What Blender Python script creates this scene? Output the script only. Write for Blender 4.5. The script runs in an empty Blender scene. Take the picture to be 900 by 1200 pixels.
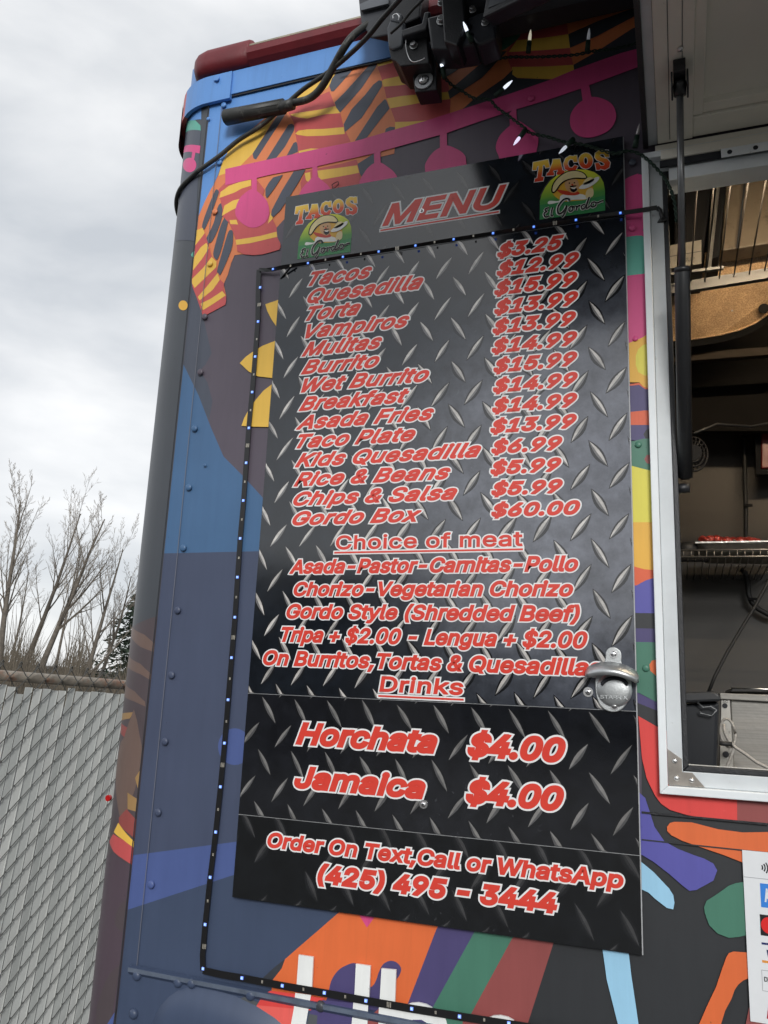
import bpy, bmesh, math, random, os
from mathutils import Vector, Matrix, Euler
random.seed(7)
SC = bpy.context.scene
COL = SC.collection
# ------------------------------------------------------------------ camera
FPX, DIST, EYE = 956.24, 1.215, 1.6            # focal length in pixels of a 900 px wide picture, metres to the truck side, eye height
RX, RY, RZ = -.218157, .350617, .043675
def rotm():
    c, s = math.cos, math.sin
    Z = Matrix(((c(RZ), -s(RZ), 0), (s(RZ), c(RZ), 0), (0, 0, 1)))
    X = Matrix(((1, 0, 0), (0, c(RX), -s(RX)), (0, s(RX), c(RX))))
    Y = Matrix(((c(RY), 0, s(RY)), (0, 1, 0), (-s(RY), 0, c(RY))))
    return Z @ X @ Y
RM = rotm()
def w(v): return Vector((v[0], v[2], -v[1]))
cam_d = bpy.data.cameras.new('camera'); cam = bpy.data.objects.new('camera', cam_d); COL.objects.link(cam)
cx_, cy_, cz_ = w(RM[0]), -w(RM[1]), -w(RM[2])
M = Matrix((cx_, cy_, cz_)).transposed().to_4x4(); M.translation = Vector((0, -DIST, EYE))
cam.matrix_world = M
cam_d.sensor_fit = 'HORIZONTAL'; cam_d.sensor_width = 36; cam_d.lens = FPX / 900 * 36
cam_d.clip_start = .02; cam_d.clip_end = 800
SC.camera = cam
CAMP = Vector((0, -DIST, EYE))
RT = RM.transposed()
def ray(u, v): return w(RT @ Vector(((u - 450) / FPX, (v - 600) / FPX, 1)))
def hit(u, v, ax=1, val=0.0):
    d = ray(u, v); return CAMP + d * ((val - CAMP[ax]) / d[ax])
# the true vertical (fence, trees, ground); the parked truck leans a few degrees against it
FD = ray(1160, 881).normalized()
FU = ray(1122, -4514); FU = (FU - FU.dot(FD) * FD).normalized()
FN = FD.cross(FU).normalized()
if FN.dot(CAMP) < FN.dot(CAMP + ray(70, 900) * 3): FN = -FN        # towards the camera
# ------------------------------------------------------------------ sky, sun, exposure
SUN_EL, SUN_AZ = math.radians(23), math.radians(162)
world = bpy.data.worlds.new('World'); SC.world = world; world.use_nodes = True
nt = world.node_tree; N = nt.nodes; L = nt.links; N.clear()
out = N.new('ShaderNodeOutputWorld'); bg = N.new('ShaderNodeBackground')
sky = N.new('ShaderNodeTexSky'); sky.sky_type = 'NISHITA'; sky.sun_disc = False
sky.sun_elevation = SUN_EL; sky.sun_rotation = SUN_AZ
tc = N.new('ShaderNodeTexCoord'); mp = N.new('ShaderNodeMapping'); mp.inputs['Scale'].default_value = (1.6, 1.6, 4.2)
mp.inputs['Rotation'].default_value = (.12, -.1, .4)
n1 = N.new('ShaderNodeTexNoise'); n1.inputs['Scale'].default_value = 1.5; n1.inputs['Detail'].default_value = 7; n1.inputs['Roughness'].default_value = .5; n1.inputs['Distortion'].default_value = .25
cr = N.new('ShaderNodeValToRGB')
cr.color_ramp.elements[0].position = .36; cr.color_ramp.elements[0].color = (7.2, 7.6, 8.1, 1)
cr.color_ramp.elements[1].position = .68; cr.color_ramp.elements[1].color = (12.6, 12.6, 12.6, 1)
mx = N.new('ShaderNodeMix'); mx.data_type = 'RGBA'; mx.inputs[0].default_value = .9
L.new(tc.outputs['Generated'], mp.inputs['Vector']); L.new(mp.outputs[0], n1.inputs['Vector']); L.new(n1.outputs[0], cr.inputs[0])
L.new(sky.outputs[0], mx.inputs[6]); L.new(cr.outputs[0], mx.inputs[7]); L.new(mx.outputs[2], bg.inputs[0])
bg.inputs[1].default_value = .064
L.new(bg.outputs[0], out.inputs[0])
sd = bpy.data.lights.new('sun', 'SUN'); sd.energy = 1.5; sd.angle = math.radians(18); sd.color = (1, .985, .96)
sun = bpy.data.objects.new('sun', sd); COL.objects.link(sun)
sun_dir = Vector((.30, -.90, .41)).normalized()
sun.rotation_euler = sun_dir.to_track_quat('Z', 'Y').to_euler()
SC.view_settings.view_transform = 'Standard'; SC.view_settings.look = 'None'
SC.view_settings.exposure = 0.50; SC.view_settings.gamma = 1
# ------------------------------------------------------------------ materials
def lin(c): 
    c /= 255
    return c / 12.92 if c <= .04045 else ((c + .055) / 1.055) ** 2.4
def rgb(r, g, b, k=1): return (min(1, lin(r) * k), min(1, lin(g) * k), min(1, lin(b) * k), 1)
def new_mat(name):
    m = bpy.data.materials.new(name); m.use_nodes = True
    return m, m.node_tree, m.node_tree.nodes['Principled BSDF']
def noise(nt, scale, detail=5, rough=.55, vec=None, stretch=None):
    n = nt.nodes.new('ShaderNodeTexNoise'); n.inputs['Scale'].default_value = scale
    n.inputs['Detail'].default_value = detail; n.inputs['Roughness'].default_value = rough
    if vec is None:
        t = nt.nodes.new('ShaderNodeTexCoord'); vec = t.outputs['Object']
    if stretch:
        mp = nt.nodes.new('ShaderNodeMapping'); mp.inputs['Scale'].default_value = stretch
        nt.links.new(vec, mp.inputs['Vector']); vec = mp.outputs[0]
    nt.links.new(vec, n.inputs['Vector']); return n
def ramp(nt, fac, *stops):
    r = nt.nodes.new('ShaderNodeValToRGB')
    while len(r.color_ramp.elements) < len(stops): r.color_ramp.elements.new(.5)
    for e, (p, c) in zip(r.color_ramp.elements, stops):
        e.position = p; e.color = c if len(c) == 4 else (*c, 1)
    nt.links.new(fac, r.inputs[0]); return r
def mixc(nt, a, b, fac, mode='MIX'):
    m = nt.nodes.new('ShaderNodeMix'); m.data_type = 'RGBA'; m.blend_type = mode
    for s, v in ((6, a), (7, b), (0, fac)):
        if hasattr(v, 'is_linked') or hasattr(v, 'links'): nt.links.new(v, m.inputs[s])
        else: m.inputs[s].default_value = v
    return m.outputs[2]
def simple(name, color, rough=.5, metal=0, var=.12, vscale=30, bump=0.0, bscale=200, spec=.5, coat=0, stretch=None, dirt=None, emit=None, estr=0, trans=0):
    m, nt, p = new_mat(name)
    n = noise(nt, vscale, 6, .6, stretch=stretch)
    lo = tuple(c * (1 - var) for c in color[:3]) + (1,); hi = tuple(min(1, c * (1 + var)) for c in color[:3]) + (1,)
    r = ramp(nt, n.outputs[0], (.3, lo), (.7, hi)); c = r.outputs[0]
    if dirt:
        n2 = noise(nt, dirt[1], 8, .7, stretch=dirt[3] if len(dirt) > 3 else None)
        r2 = ramp(nt, n2.outputs[0], (dirt[2], (0, 0, 0)), (min(1, dirt[2] + .12), (1, 1, 1)))
        c = mixc(nt, c, dirt[0], r2.outputs[0])
    nt.links.new(c, p.inputs['Base Color'])
    p.inputs['Roughness'].default_value = rough; p.inputs['Metallic'].default_value = metal
    p.inputs['Specular IOR Level'].default_value = spec; p.inputs['Coat Weight'].default_value = coat
    p.inputs['Coat Roughness'].default_value = .12; p.inputs['Transmission Weight'].default_value = trans
    if emit: p.inputs['Emission Color'].default_value = emit; p.inputs['Emission Strength'].default_value = estr
    if bump:
        b = nt.nodes.new('ShaderNodeBump'); b.inputs['Strength'].default_value = bump; b.inputs['Distance'].default_value = .002
        n3 = noise(nt, bscale, 4); nt.links.new(n3.outputs[0], b.inputs['Height']); nt.links.new(b.outputs[0], p.inputs['Normal'])
    return m
def paint(name, r, g, b, k=1.0):
    """hand painted truck side: satin paint with faint vertical brush streaks, grime and small waves in the sheet"""
    m, nt, p = new_mat(name); base = tuple(min(.95, c + .016) for c in rgb(r, g, b, k)[:3]) + (1,)
    n = noise(nt, 3.2, 6, .6); s = noise(nt, 9, 5, .65, stretch=(6, 1, .5))
    r1 = ramp(nt, n.outputs[0], (.3, tuple(c * .9 for c in base[:3])), (.7, tuple(min(1, c * 1.08) for c in base[:3])))
    r2 = ramp(nt, s.outputs[0], (.3, (.92, .92, .92)), (.62, (1.0, 1.0, 1.0)))
    c = mixc(nt, r1.outputs[0], r2.outputs[0], 1.0, 'MULTIPLY')
    sp = noise(nt, 210, 3, .5); r3 = ramp(nt, sp.outputs[0], (.735, (0, 0, 0)), (.76, (.5, .5, .5)))
    c = mixc(nt, c, (.02, .018, .016, 1), r3.outputs[0])
    ru = noise(nt, 26, 6, .7, stretch=(3.2, 1, .16)); r5 = ramp(nt, ru.outputs[0], (.60, (0, 0, 0)), (.74, (.30, .30, .30)))
    c = mixc(nt, c, tuple(min(1, v * .55 + .01) for v in base[:3]) + (1,), r5.outputs[0])
    sc = noise(nt, 60, 4, .75, stretch=(.25, 1, 3.5)); r6 = ramp(nt, sc.outputs[0], (.70, (0, 0, 0)), (.735, (.35, .35, .35)))
    c = mixc(nt, c, tuple(min(1, v * 1.2 + .05) for v in base[:3]) + (1,), r6.outputs[0])
    nt.links.new(c, p.inputs['Base Color'])
    p.inputs['Roughness'].default_value = .42; p.inputs['Specular IOR Level'].default_value = .45
    b1 = nt.nodes.new('ShaderNodeBump'); b1.inputs['Strength'].default_value = .12; b1.inputs['Distance'].default_value = .003
    n3 = noise(nt, 5, 3); nt.links.new(n3.outputs[0], b1.inputs['Height'])
    b2 = nt.nodes.new('ShaderNodeBump'); b2.inputs['Strength'].default_value = .12; b2.inputs['Distance'].default_value = .0006
    n4 = noise(nt, 420, 3); nt.links.new(n4.outputs[0], b2.inputs['Height']); nt.links.new(b1.outputs[0], b2.inputs['Normal'])
    nt.links.new(b2.outputs[0], p.inputs['Normal'])
    return m
K = 1.06
PAL = {k: paint('paint_' + k, *v) for k, v in dict(
    orange=(214, 122, 72, K), yellow=(226, 182, 72, K), rose=(188, 76, 76, K), slate=(66, 72, 86, K), pink=(205, 68, 128, K),
    blue=(86, 138, 202, K), midblue=(60, 98, 138, K), slateblue=(60, 70, 95, K), royal=(68, 86, 140, K), navy=(52, 66, 92, K),
    plum=(80, 72, 84, K), black=(34, 37, 41, K), green=(62, 116, 96, K), maroon=(140, 68, 66, K), violet=(68, 60, 108, K),
    periwinkle=(82, 80, 160, K), sky=(150, 198, 226, K), teal=(84, 164, 146, K), amber=(224, 172, 60, K), lemon=(216, 206, 74, K),
    vermilion=(214, 92, 52, K), red=(214, 62, 58, K), tangerine=(216, 102, 48, K), white=(228, 230, 228, K), grey=(74, 78, 82, K),
    darkred=(112, 26, 34, K), steel=(60, 65, 72, K), brown=(104, 84, 76, K), tan=(150, 118, 74, K), brick=(140, 66, 62, K),
    umber=(72, 62, 66, K), wine=(74, 60, 70, K), darkslate=(46, 50, 58, K), salmon=(226, 92, 84, K)).items()}
BLACKMETAL = simple('black_powder_coat', (.014, .015, .018, 1), .42, bump=.3, bscale=400)
RUBBER = simple('black_rubber', (.02, .02, .02, 1), .6, bump=.2)
CABLE = simple('weathered_black_cable', (.032, .033, .031, 1), .5, var=.3, dirt=((.14, .138, .125, 1), 34, .56))
STEEL = simple('zinc_steel', (.62, .63, .63, 1), .32, 1, var=.2, vscale=60, bump=.15, bscale=300)
SCREW = simple('screw_steel', (.75, .75, .75, 1), .28, 1)
ALU = simple('painted_white_aluminium', (.78, .82, .84, 1), .42, var=.06, vscale=14, dirt=((.33, .33, .31, 1), 70, .66), bump=.1)
ALU2 = simple('grey_aluminium_track', (.60, .635, .655, 1), .45, var=.07, vscale=20, dirt=((.3, .3, .29, 1), 60, .66))
# ------------------------------------------------------------------ mesh helpers
class MB:
    def __init__(s): s.v = []; s.f = []; s.m = []; s.smooth = []
    def add(s, vs, fs, mi=0, sm=False):
        o = len(s.v); s.v += [tuple(v) for v in vs]
        for f in fs: s.f.append(tuple(o + i for i in f)); s.m.append(mi); s.smooth.append(sm)
    def box(s, a, b, mi=0):
        x0, y0, z0 = (min(a[i], b[i]) for i in range(3)); x1, y1, z1 = (max(a[i], b[i]) for i in range(3))
        s.add([(x0, y0, z0), (x1, y0, z0), (x1, y1, z0), (x0, y1, z0), (x0, y0, z1), (x1, y0, z1), (x1, y1, z1), (x0, y1, z1)],
              [(0, 3, 2, 1), (4, 5, 6, 7), (0, 1, 5, 4), (1, 2, 6, 5), (2, 3, 7, 6), (3, 0, 4, 7)], mi)
    def obox(s, c, ax, ay, az, mi=0):
        c = Vector(c); P = [c + ax * i + ay * j + az * k for k in (-1, 1) for j in (-1, 1) for i in (-1, 1)]
        s.add(P, [(0, 2, 3, 1), (4, 5, 7, 6), (0, 1, 5, 4), (1, 3, 7, 5), (3, 2, 6, 7), (2, 0, 4, 6)], mi)
    def beam(s, a, b, wd, th, side=Vector((0, 0, 1)), mi=0):
        a, b = Vector(a), Vector(b); d = b - a; x = d / 2; y = d.cross(side).normalized() * th / 2; z = y.cross(d).normalized() * wd / 2
        s.obox((a + b) / 2, x, y, z, mi)
    def tube(s, pts, r, n=8, mi=0, cap=True, flat=None):
        pts = [Vector(p) for p in pts]; k = len(pts); rs = r if isinstance(r, (list, tuple)) else [r] * k
        t0 = (pts[1] - pts[0]).normalized(); up = Vector((0, 0, 1)) if abs(t0.z) < .9 else Vector((1, 0, 0))
        nx = t0.cross(up).normalized(); vs = []
        for i, p in enumerate(pts):
            t = (pts[min(i + 1, k - 1)] - pts[max(i - 1, 0)]).normalized()
            nx = (nx - nx.dot(t) * t).normalized(); ny = t.cross(nx)
            for j in range(n):
                a = 2 * math.pi * j / n; vs.append(p + nx * math.cos(a) * rs[i] + ny * math.sin(a) * rs[i])
        fs = [(i * n + j, i * n + (j + 1) % n, (i + 1) * n + (j + 1) % n, (i + 1) * n + j) for i in range(k - 1) for j in range(n)]
        if cap: fs += [tuple(range(n - 1, -1, -1)), tuple((k - 1) * n + j for j in range(n))]
        s.add(vs, fs, mi, n > 5)
    def disc(s, c, nrm, r, th, n=20, mi=0, dome=0):
        """a washer, screw head or dome standing on the point c along nrm"""
        c = Vector(c); nrm = Vector(nrm).normalized(); u = nrm.orthogonal().normalized(); v = nrm.cross(u)
        rings = [(r, 0), (r, th)] if not dome else [(r, 0), (r * .97, dome * .35), (r * .8, dome * .72), (r * .45, dome * .94)]
        vs = [c + (u * math.cos(2 * math.pi * j / n) + v * math.sin(2 * math.pi * j / n)) * rr + nrm * h for rr, h in rings for j in range(n)]
        k = len(rings)
        fs = [(i * n + j, i * n + (j + 1) % n, (i + 1) * n + (j + 1) % n, (i + 1) * n + j) for i in range(k - 1) for j in range(n)]
        if dome: vs.append(c + nrm * dome); fs += [((k - 1) * n + j, (k - 1) * n + (j + 1) % n, k * n) for j in range(n)]
        else: fs.append(tuple((k - 1) * n + j for j in range(n)))
        s.add(vs, fs, mi, bool(dome))
    def prism(s, poly, axis, mi=0):
        """flat outline (list of 3-D points) pushed along the vector axis"""
        n = len(poly); P = [Vector(p) for p in poly]; Q = [p + axis for p in P]
        s.add(P + Q, [tuple(range(n)), tuple(range(2 * n - 1, n - 1, -1))] + [(i, n + i, n + (i + 1) % n, (i + 1) % n) for i in range(n)], mi)
    def build(s, name, mats, parent=None, bevel=0, **props):
        me = bpy.data.meshes.new(name); me.from_pydata(s.v, [], s.f)
        for m in (mats if isinstance(mats, (list, tuple)) else [mats]): me.materials.append(m)
        me.polygons.foreach_set('material_index', s.m); me.polygons.foreach_set('use_smooth', s.smooth); me.update()
        bm = bmesh.new(); bm.from_mesh(me); bmesh.ops.recalc_face_normals(bm, faces=bm.faces); bm.to_mesh(me); bm.free()
        o = bpy.data.objects.new(name, me); COL.objects.link(o)
        if parent is not None: put(o, parent)
        if bevel:
            md = o.modifiers.new('bevel', 'BEVEL'); md.width = bevel; md.segments = 2; md.limit_method = 'ANGLE'; md.angle_limit = .6
        for k, v in props.items(): o[k] = v
        return o
def put(o, parent):
    o.parent = parent
    o.matrix_parent_inverse = parent.matrix_basis.inverted()      # every location here is given in world space
def thing(name, label, cat, loc=(0, 0, 0), group=None):
    o = bpy.data.objects.new(name, None); o.empty_display_size = .05; COL.objects.link(o); o.location = loc
    o['label'] = label; o['category'] = cat
    if group: o['group'] = group
    return o
def tag(o, label, cat, group=None):
    o['label'] = label; o['category'] = cat
    if group: o['group'] = group
    return o
def smooth_poly(p, k=5):
    n = len(p); o = []
    for i in range(n):
        a, b, c, d = (Vector(p[(i + j) % n]) for j in (-1, 0, 1, 2))
        for t in range(k):
            t /= k; o.append(.5 * ((2 * b) + (c - a) * t + (2 * a - 5 * b + 4 * c - d) * t * t + (3 * b - a - 3 * c + d) * t ** 3))
    return o
def ellipse(cx, cy, rx, ry, n=28, a0=0, a1=2 * math.pi):
    return [(cx + rx * math.cos(a0 + (a1 - a0) * i / n), cy + ry * math.sin(a0 + (a1 - a0) * i / n)) for i in range(n if abs(a1 - a0 - 2 * math.pi) < 1e-6 else n + 1)]
def curve_fill(name, loops, grow, y, slope, mats, parent):
    """loops (x, z) filled as lettering and grown outwards by grow; a flat print lying at depth y. The grown rim is made of
    very shallow cones (at corners) and roofs (along edges), so no two faces share a plane."""
    slope = .02 if slope < .3 else slope
    h = grow * slope; V, F = [], []
    ar = [area2(lp) for lp in loops]; sg = 1 if max(ar, key=abs) > 0 else -1
    outer = [i for i in range(len(loops)) if ar[i] * sg > 0]; holes = [i for i in range(len(loops)) if ar[i] * sg <= 0]
    grp = {i: [i] for i in outer}
    for k in holes:
        cand = [i for i in outer if inside(loops[k][0], loops[i])]
        if cand: grp[min(cand, key=lambda i: abs(ar[i]))].append(k)
    for gi, (i0, ids) in enumerate(grp.items()):
        cu = bpy.data.curves.new(name, 'CURVE'); cu.dimensions = '2D'; cu.fill_mode = 'BOTH'
        for k in ids:
            sp = cu.splines.new('POLY'); sp.points.add(len(loops[k]) - 1)
            for q, p in zip(sp.points, loops[k]): q.co = (p[0], p[1], 0, 1)
            sp.use_cyclic_u = True
        o = bpy.data.objects.new(name, cu); me = o.to_mesh(); k = len(V)
        V += [(v.co.x, y - h - .000012 - .0000015 * gi, v.co.y) for v in me.vertices]; F += [tuple(k + q for q in p.vertices)[::-1] for p in me.polygons]
        o.to_mesh_clear(); bpy.data.objects.remove(o); bpy.data.curves.remove(cu)
    if grow > 1e-5:
        for lp in loops:
            L_ = [Vector(p) for i, p in enumerate(lp) if (Vector(p) - Vector(lp[i - 1])).length > 1e-6]; n = len(L_)
            for i in range(n):
                a, c, e = L_[i - 1], L_[i], L_[(i + 1) % n]; d = (e - c); ln = d.length; d = d / ln; nn = Vector((-d.y, d.x)) * grow
                k = len(V); V += [(c.x + nn.x, y, c.y + nn.y), (e.x + nn.x, y, e.y + nn.y), (e.x, y - h, e.y), (c.x, y - h, c.y), (e.x - nn.x, y, e.y - nn.y), (c.x - nn.x, y, c.y - nn.y)]
                F += [(k, k + 1, k + 2, k + 3), (k + 3, k + 2, k + 4, k + 5)]
                p = (c - a).normalized()
                dt = p.dot(d)
                if dt < .9995:
                    cr_ = p.x * d.y - p.y * d.x; sd_ = -1 if cr_ > 0 else 1                     # the open side of the corner
                    n1, n2 = Vector((-p.y, p.x)) * grow * sd_, Vector((-d.y, d.x)) * grow * sd_
                    bi = n1 + n2; k = len(V)
                    if bi.length > 1e-9:
                        m_ = bi.normalized() * min(2 * grow * grow / bi.length, grow * 1.75)
                        V += [(c.x, y - h, c.y), (c.x + n1.x, y, c.y + n1.y), (c.x + m_.x, y, c.y + m_.y), (c.x + n2.x, y, c.y + n2.y)]
                        F += [(k, k + 1, k + 2), (k, k + 2, k + 3)]
    me = bpy.data.meshes.new(name); me.from_pydata(V, [], F)
    for m in (mats if isinstance(mats, (list, tuple)) else [mats]): me.materials.append(m)
    o = bpy.data.objects.new(name, me); COL.objects.link(o)
    if parent is not None: put(o, parent)
    return o
# --- lettering: outlines come from a font that ships inside Blender, reshaped for each line
FONT = None
try:
    fp = os.path.join(bpy.utils.system_resource('DATAFILES', path='fonts'), 'Inter.woff2')
    if os.path.exists(fp): FONT = bpy.data.fonts.load(fp)
except Exception: FONT = None
_gl = {}
def area2(lp): return sum(lp[i - 1][0] * lp[i][1] - lp[i][0] * lp[i - 1][1] for i in range(len(lp)))
def inside(p, lp):
    r = False
    for i in range(len(lp)):
        a, c = lp[i - 1], lp[i]
        if (a[1] > p[1]) != (c[1] > p[1]) and p[0] < (c[0] - a[0]) * (p[1] - a[1]) / (c[1] - a[1]) + a[0]: r = not r
    return r
def glyph_loops(txt, space=1.0):
    key = (txt, space)
    if key in _gl: return _gl[key]
    cu = bpy.data.curves.new('txt', 'FONT'); cu.body = txt; cu.space_character = space
    if FONT: cu.font = FONT
    o = bpy.data.objects.new('txt', cu); COL.objects.link(o)
    dg = bpy.context.evaluated_depsgraph_get(); cc = o.evaluated_get(dg).to_curve(dg); loops = []
    for sp in cc.splines:
        if sp.type != 'BEZIER': loops.append([(q.co.x, q.co.y) for q in sp.points]); continue
        bp = sp.bezier_points; n = len(bp); lp = []
        for i in range(n):
            p0, h0, h1, p1 = bp[i].co, bp[i].handle_right, bp[(i + 1) % n].handle_left, bp[(i + 1) % n].co
            ch = (p1 - p0).length
            straight = ch < 1e-6 or (abs((h0 - p0).cross(p1 - p0).z) < 1e-3 * ch and abs((h1 - p0).cross(p1 - p0).z) < 1e-3 * ch)
            for t in ((0,) if straight else (0, .33, .66)):
                q = p0 * (1 - t) ** 3 + h0 * 3 * t * (1 - t) ** 2 + h1 * 3 * t * t * (1 - t) + p1 * t ** 3; lp.append((q.x, q.y))
        if len(lp) > 2: loops.append(lp)
    o.to_curve_clear() if hasattr(o, 'to_curve_clear') else None
    bpy.data.objects.remove(o); bpy.data.curves.remove(cu)
    _gl[key] = loops; return loops
CAPH = max(p[1] for lp in glyph_loops('H') for p in lp)
def fit_text(txt, x0, x1, z0, cap, shear=.3, bold=0.0, space=1.0):
    """lettering between x0 and x1 (after slanting), baseline z0 and capital height cap; bold shrinks the skeleton so the grown outline fits"""
    lps = glyph_loops(txt, space); sy = (cap - 2 * bold) / CAPH
    P = [[(p[0], p[1] * sy) for p in lp] for lp in lps]
    # slant is added after the width is fitted, so solve for the width scale by bisection
    lo, hi = .001, 1.0
    for _ in range(40):
        k = (lo + hi) / 2; xs = [p[0] * k + p[1] * shear for lp in P for p in lp]
        if max(xs) - min(xs) + 2 * bold > x1 - x0: hi = k
        else: lo = k
    xs = [p[0] * k + p[1] * shear for lp in P for p in lp]; off = x0 + bold - min(xs)
    return [[(p[0] * k + p[1] * shear + off, p[1] + z0 + bold) for p in lp] for lp in P]
# =================================================================== THE TRUCK
XS, CR, ZT = -.857, .1, 2.804                   # seam of the rounded corner post, its radius, top of the wall
FX, FZ0, FZ1 = -.031, 1.485, 2.452               # outer edge of the serving window frame: left, bottom, top
XR = 2.3
truck = thing('food_truck', 'food truck side painted with a bright mural of striped hands, with a raised serving hatch', 'food truck', (XS, 0, .3))
b = MB()
b.box((XS, 0, .45), (FX + .012, .012, ZT)); b.box((FX + .012, 0, .45), (XR, .012, FZ0 + .012)); b.box((FX + .012, 0, FZ1 - .01), (XR, .012, ZT))
b.build('side_panel', PAL['plum'], truck)
# corner post and end wall
def arc(a, r=CR): return Vector((XS - r * math.sin(a), CR - r * math.cos(a), 0))
def bend(s, z, off=0.0):
    """distance s round the post from its seam, height z, standing off by off"""
    if s <= CR * math.pi / 2: a = s / CR; p = Vector((XS, CR, z)) + Vector((-math.sin(a), -math.cos(a), 0)) * (CR + off)
    else: p = Vector((XS - CR - off, CR + s - CR * math.pi / 2, z))
    return p
b = MB(); ss = [CR * math.pi / 2 * i / 14 for i in range(15)] + [2.2]
n = len(ss); b.add([bend(s, z) for z in (.45, ZT) for s in ss], [(i, i + 1, n + i + 1, n + i) for i in range(n - 1)], 0, True)
b.build('corner_post', PAL['steel'], truck)
b = MB(); b.box((XS - CR + .005, CR, ZT - .012), (XR, 2.2, ZT + .01)); b.box((XS - CR + .01, 2.2, .45), (XR, 2.21, ZT)); b.box((XR, .01, .45), (XR + .01, 2.2, ZT)); b.box((XS - CR + .01, .02, .45), (XR, 2.2, .47))
b.build('roof_and_back_panel', PAL['slate'], truck)
# ---- the painted mural: flat print, each colour patch a hair above the one below it
DY = .00003
def clip_x(P, lim, sgn):
    """cut a flat outline at x = lim, keeping the side where sgn * (x - lim) >= 0"""
    o = []
    for i, a in enumerate(P):
        c = P[i - 1]; ia, ic = sgn * (a.x - lim) >= 0, sgn * (c.x - lim) >= 0
        if ia != ic: o.append(c.lerp(a, (lim - c.x) / (a.x - c.x)))
        if ia: o.append(a)
    return o
class Mural:
    def __init__(s): s.b = MB(); s.i = 0; s.mats = []
    def mi(s, c):
        m = PAL[c]
        if m not in s.mats: s.mats.append(m)
        return s.mats.index(m)
    def p(s, c, pts, sm=0, right=None):
        s.i += 1; y = -s.i * DY
        if sm: pts = [tuple(q) for q in smooth_poly(pts, 5)]
        P = clip_x([hit(u, v, 1, y) for u, v in pts], XS + .0006, 1)
        if min(v for u, v in pts) > 190 and max(v for u, v in pts) < 870: P = clip_x(P, FX + .006, -1)
        s.b.add(P, [tuple(range(len(P)))], s.mi(c))
mu = Mural(); p = mu.p
# left side, top to bottom
p('blue', [(200, 80), (480, 20), (425, 60), (380, 95), (335, 130), (312, 140), (270, 172), (260, 192), (255, 206), (250, 217), (240, 236), (231, 257), (222, 285), (190, 285)])
p('slate', [(200, 283), (234, 283), (226, 325), (232, 350), (238, 371), (243, 393), (248, 414), (241, 427), (234, 434), (243, 448), (249, 470), (245, 492), (228, 460), (200, 460)], 0)
p('midblue', [(190, 400), (215.5, 428), (233, 464), (246.8, 500), (262, 535), (285, 558), (308.7, 584), (345, 612), (345, 645), (180, 650)])
p('slateblue', [(170, 649), (345, 645), (345, 1010), (130, 1010)])
p('royal', ellipse(275, 875, 19.5, 21.5))
p('royal', [(130, 1006), (157.4, 1002), (276, 986.5), (320, 980), (320, 1012), (271.7, 1026), (150, 1066), (130, 1073)])
p('navy', [(130, 1072), (150, 1066), (271.7, 1026), (330, 1008), (500, 1040), (397.4, 1069), (334, 1124), (330, 1135), (319, 1149), (316, 1260), (110, 1260)])
p('darkslate', [(334, 1124), (330, 1135), (319, 1149), (300, 1155), (308, 1146), (322, 1133)])
p('black', [(640, 1080), (752, 1080), (752, 880), (758, 912), (768, 931), (1100, 950), (1100, 1400), (600, 1400), (619, 1198)])
p('tangerine', [(397.4, 1069), (440, 1050), (530, 1060), (511, 1090), (478, 1176), (474, 1200), (316, 1200), (319, 1149), (330, 1135), (334, 1124)])
p('violet', [(530, 1050), (580, 1060), (556, 1092), (508, 1179), (500, 1200), (468, 1200), (478, 1176), (511, 1090)])
p('green', [(580, 1060), (640, 1060), (600, 1100), (552, 1188), (546, 1200), (498, 1200), (508, 1179), (556, 1092)])
p('maroon', [(640, 1060), (670, 1060), (648, 1107), (619, 1198), (617, 1205), (544, 1205), (552, 1188), (600, 1100)])
p('pink', [(420, 1066), (440, 1069), (438, 1076), (430, 1087), (422, 1074)])
p('violet', [(380, 1190), (384, 1168), (388, 1150), (395, 1138.6), (404, 1132), (417, 1129), (425, 1142), (432, 1156), (437, 1155), (441, 1148), (444, 1139), (449, 1130), (457, 1126), (465, 1128), (470, 1135), (468, 1143), (463, 1152), (461, 1175), (460, 1190)], 1)
# top: the striped hand and sleeves
p('orange', [(312, 137), (350, 110), (380, 92), (440, 40), (755, -30), (756, 52), (728, 62), (672, 82), (646, 93), (600, 109), (560, 122), (501, 141), (465, 151), (462, 180), (424, 189), (424, 216), (336, 236), (334, 258), (326, 270), (329, 290), (317, 296), (300, 299), (283, 298), (275, 299), (271, 308), (267, 322), (262, 333), (265, 346), (264, 357), (251, 364), (238, 371), (231, 350), (225, 332), (224, 322), (227.5, 290), (231.7, 256), (240, 236), (247, 222), (250, 217), (256, 205), (260, 192), (270, 172)])
p('yellow', [(312, 140), (324, 134), (310, 158), (296, 180), (280, 196), (268, 202), (256, 206), (260, 192), (270, 172)])
p('slate', [(326, 134), (335, 133), (300, 187), (297, 185.5), (296, 180)], 0)
p('slate', [(338, 146), (342, 145), (345, 147), (344.5, 153), (334, 172), (323, 186), (311, 189)], 0)
p('slate', [(344, 167.5), (347, 166), (349.5, 170), (349, 178), (335, 184)], 0)
p('rose', [(338, 132), (352, 122), (372, 113), (386, 107), (392, 122), (399, 133), (403, 150), (411, 166), (349, 182), (349, 172), (346, 156), (344, 143)])
p('yellow', [(340, 134), (350, 132), (374, 128.5), (396, 123.6), (398.5, 132.5), (380, 134), (360, 139), (350, 137.6), (343, 136)], 0)
p('yellow', [(346, 156.5), (350, 153), (360, 151.6), (380, 151), (402.7, 149), (404, 157), (380, 159), (360, 159.6), (349, 158)], 0)
p('yellow', [(350, 177), (364, 174), (379, 174.4), (360, 179), (350, 181)])
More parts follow.
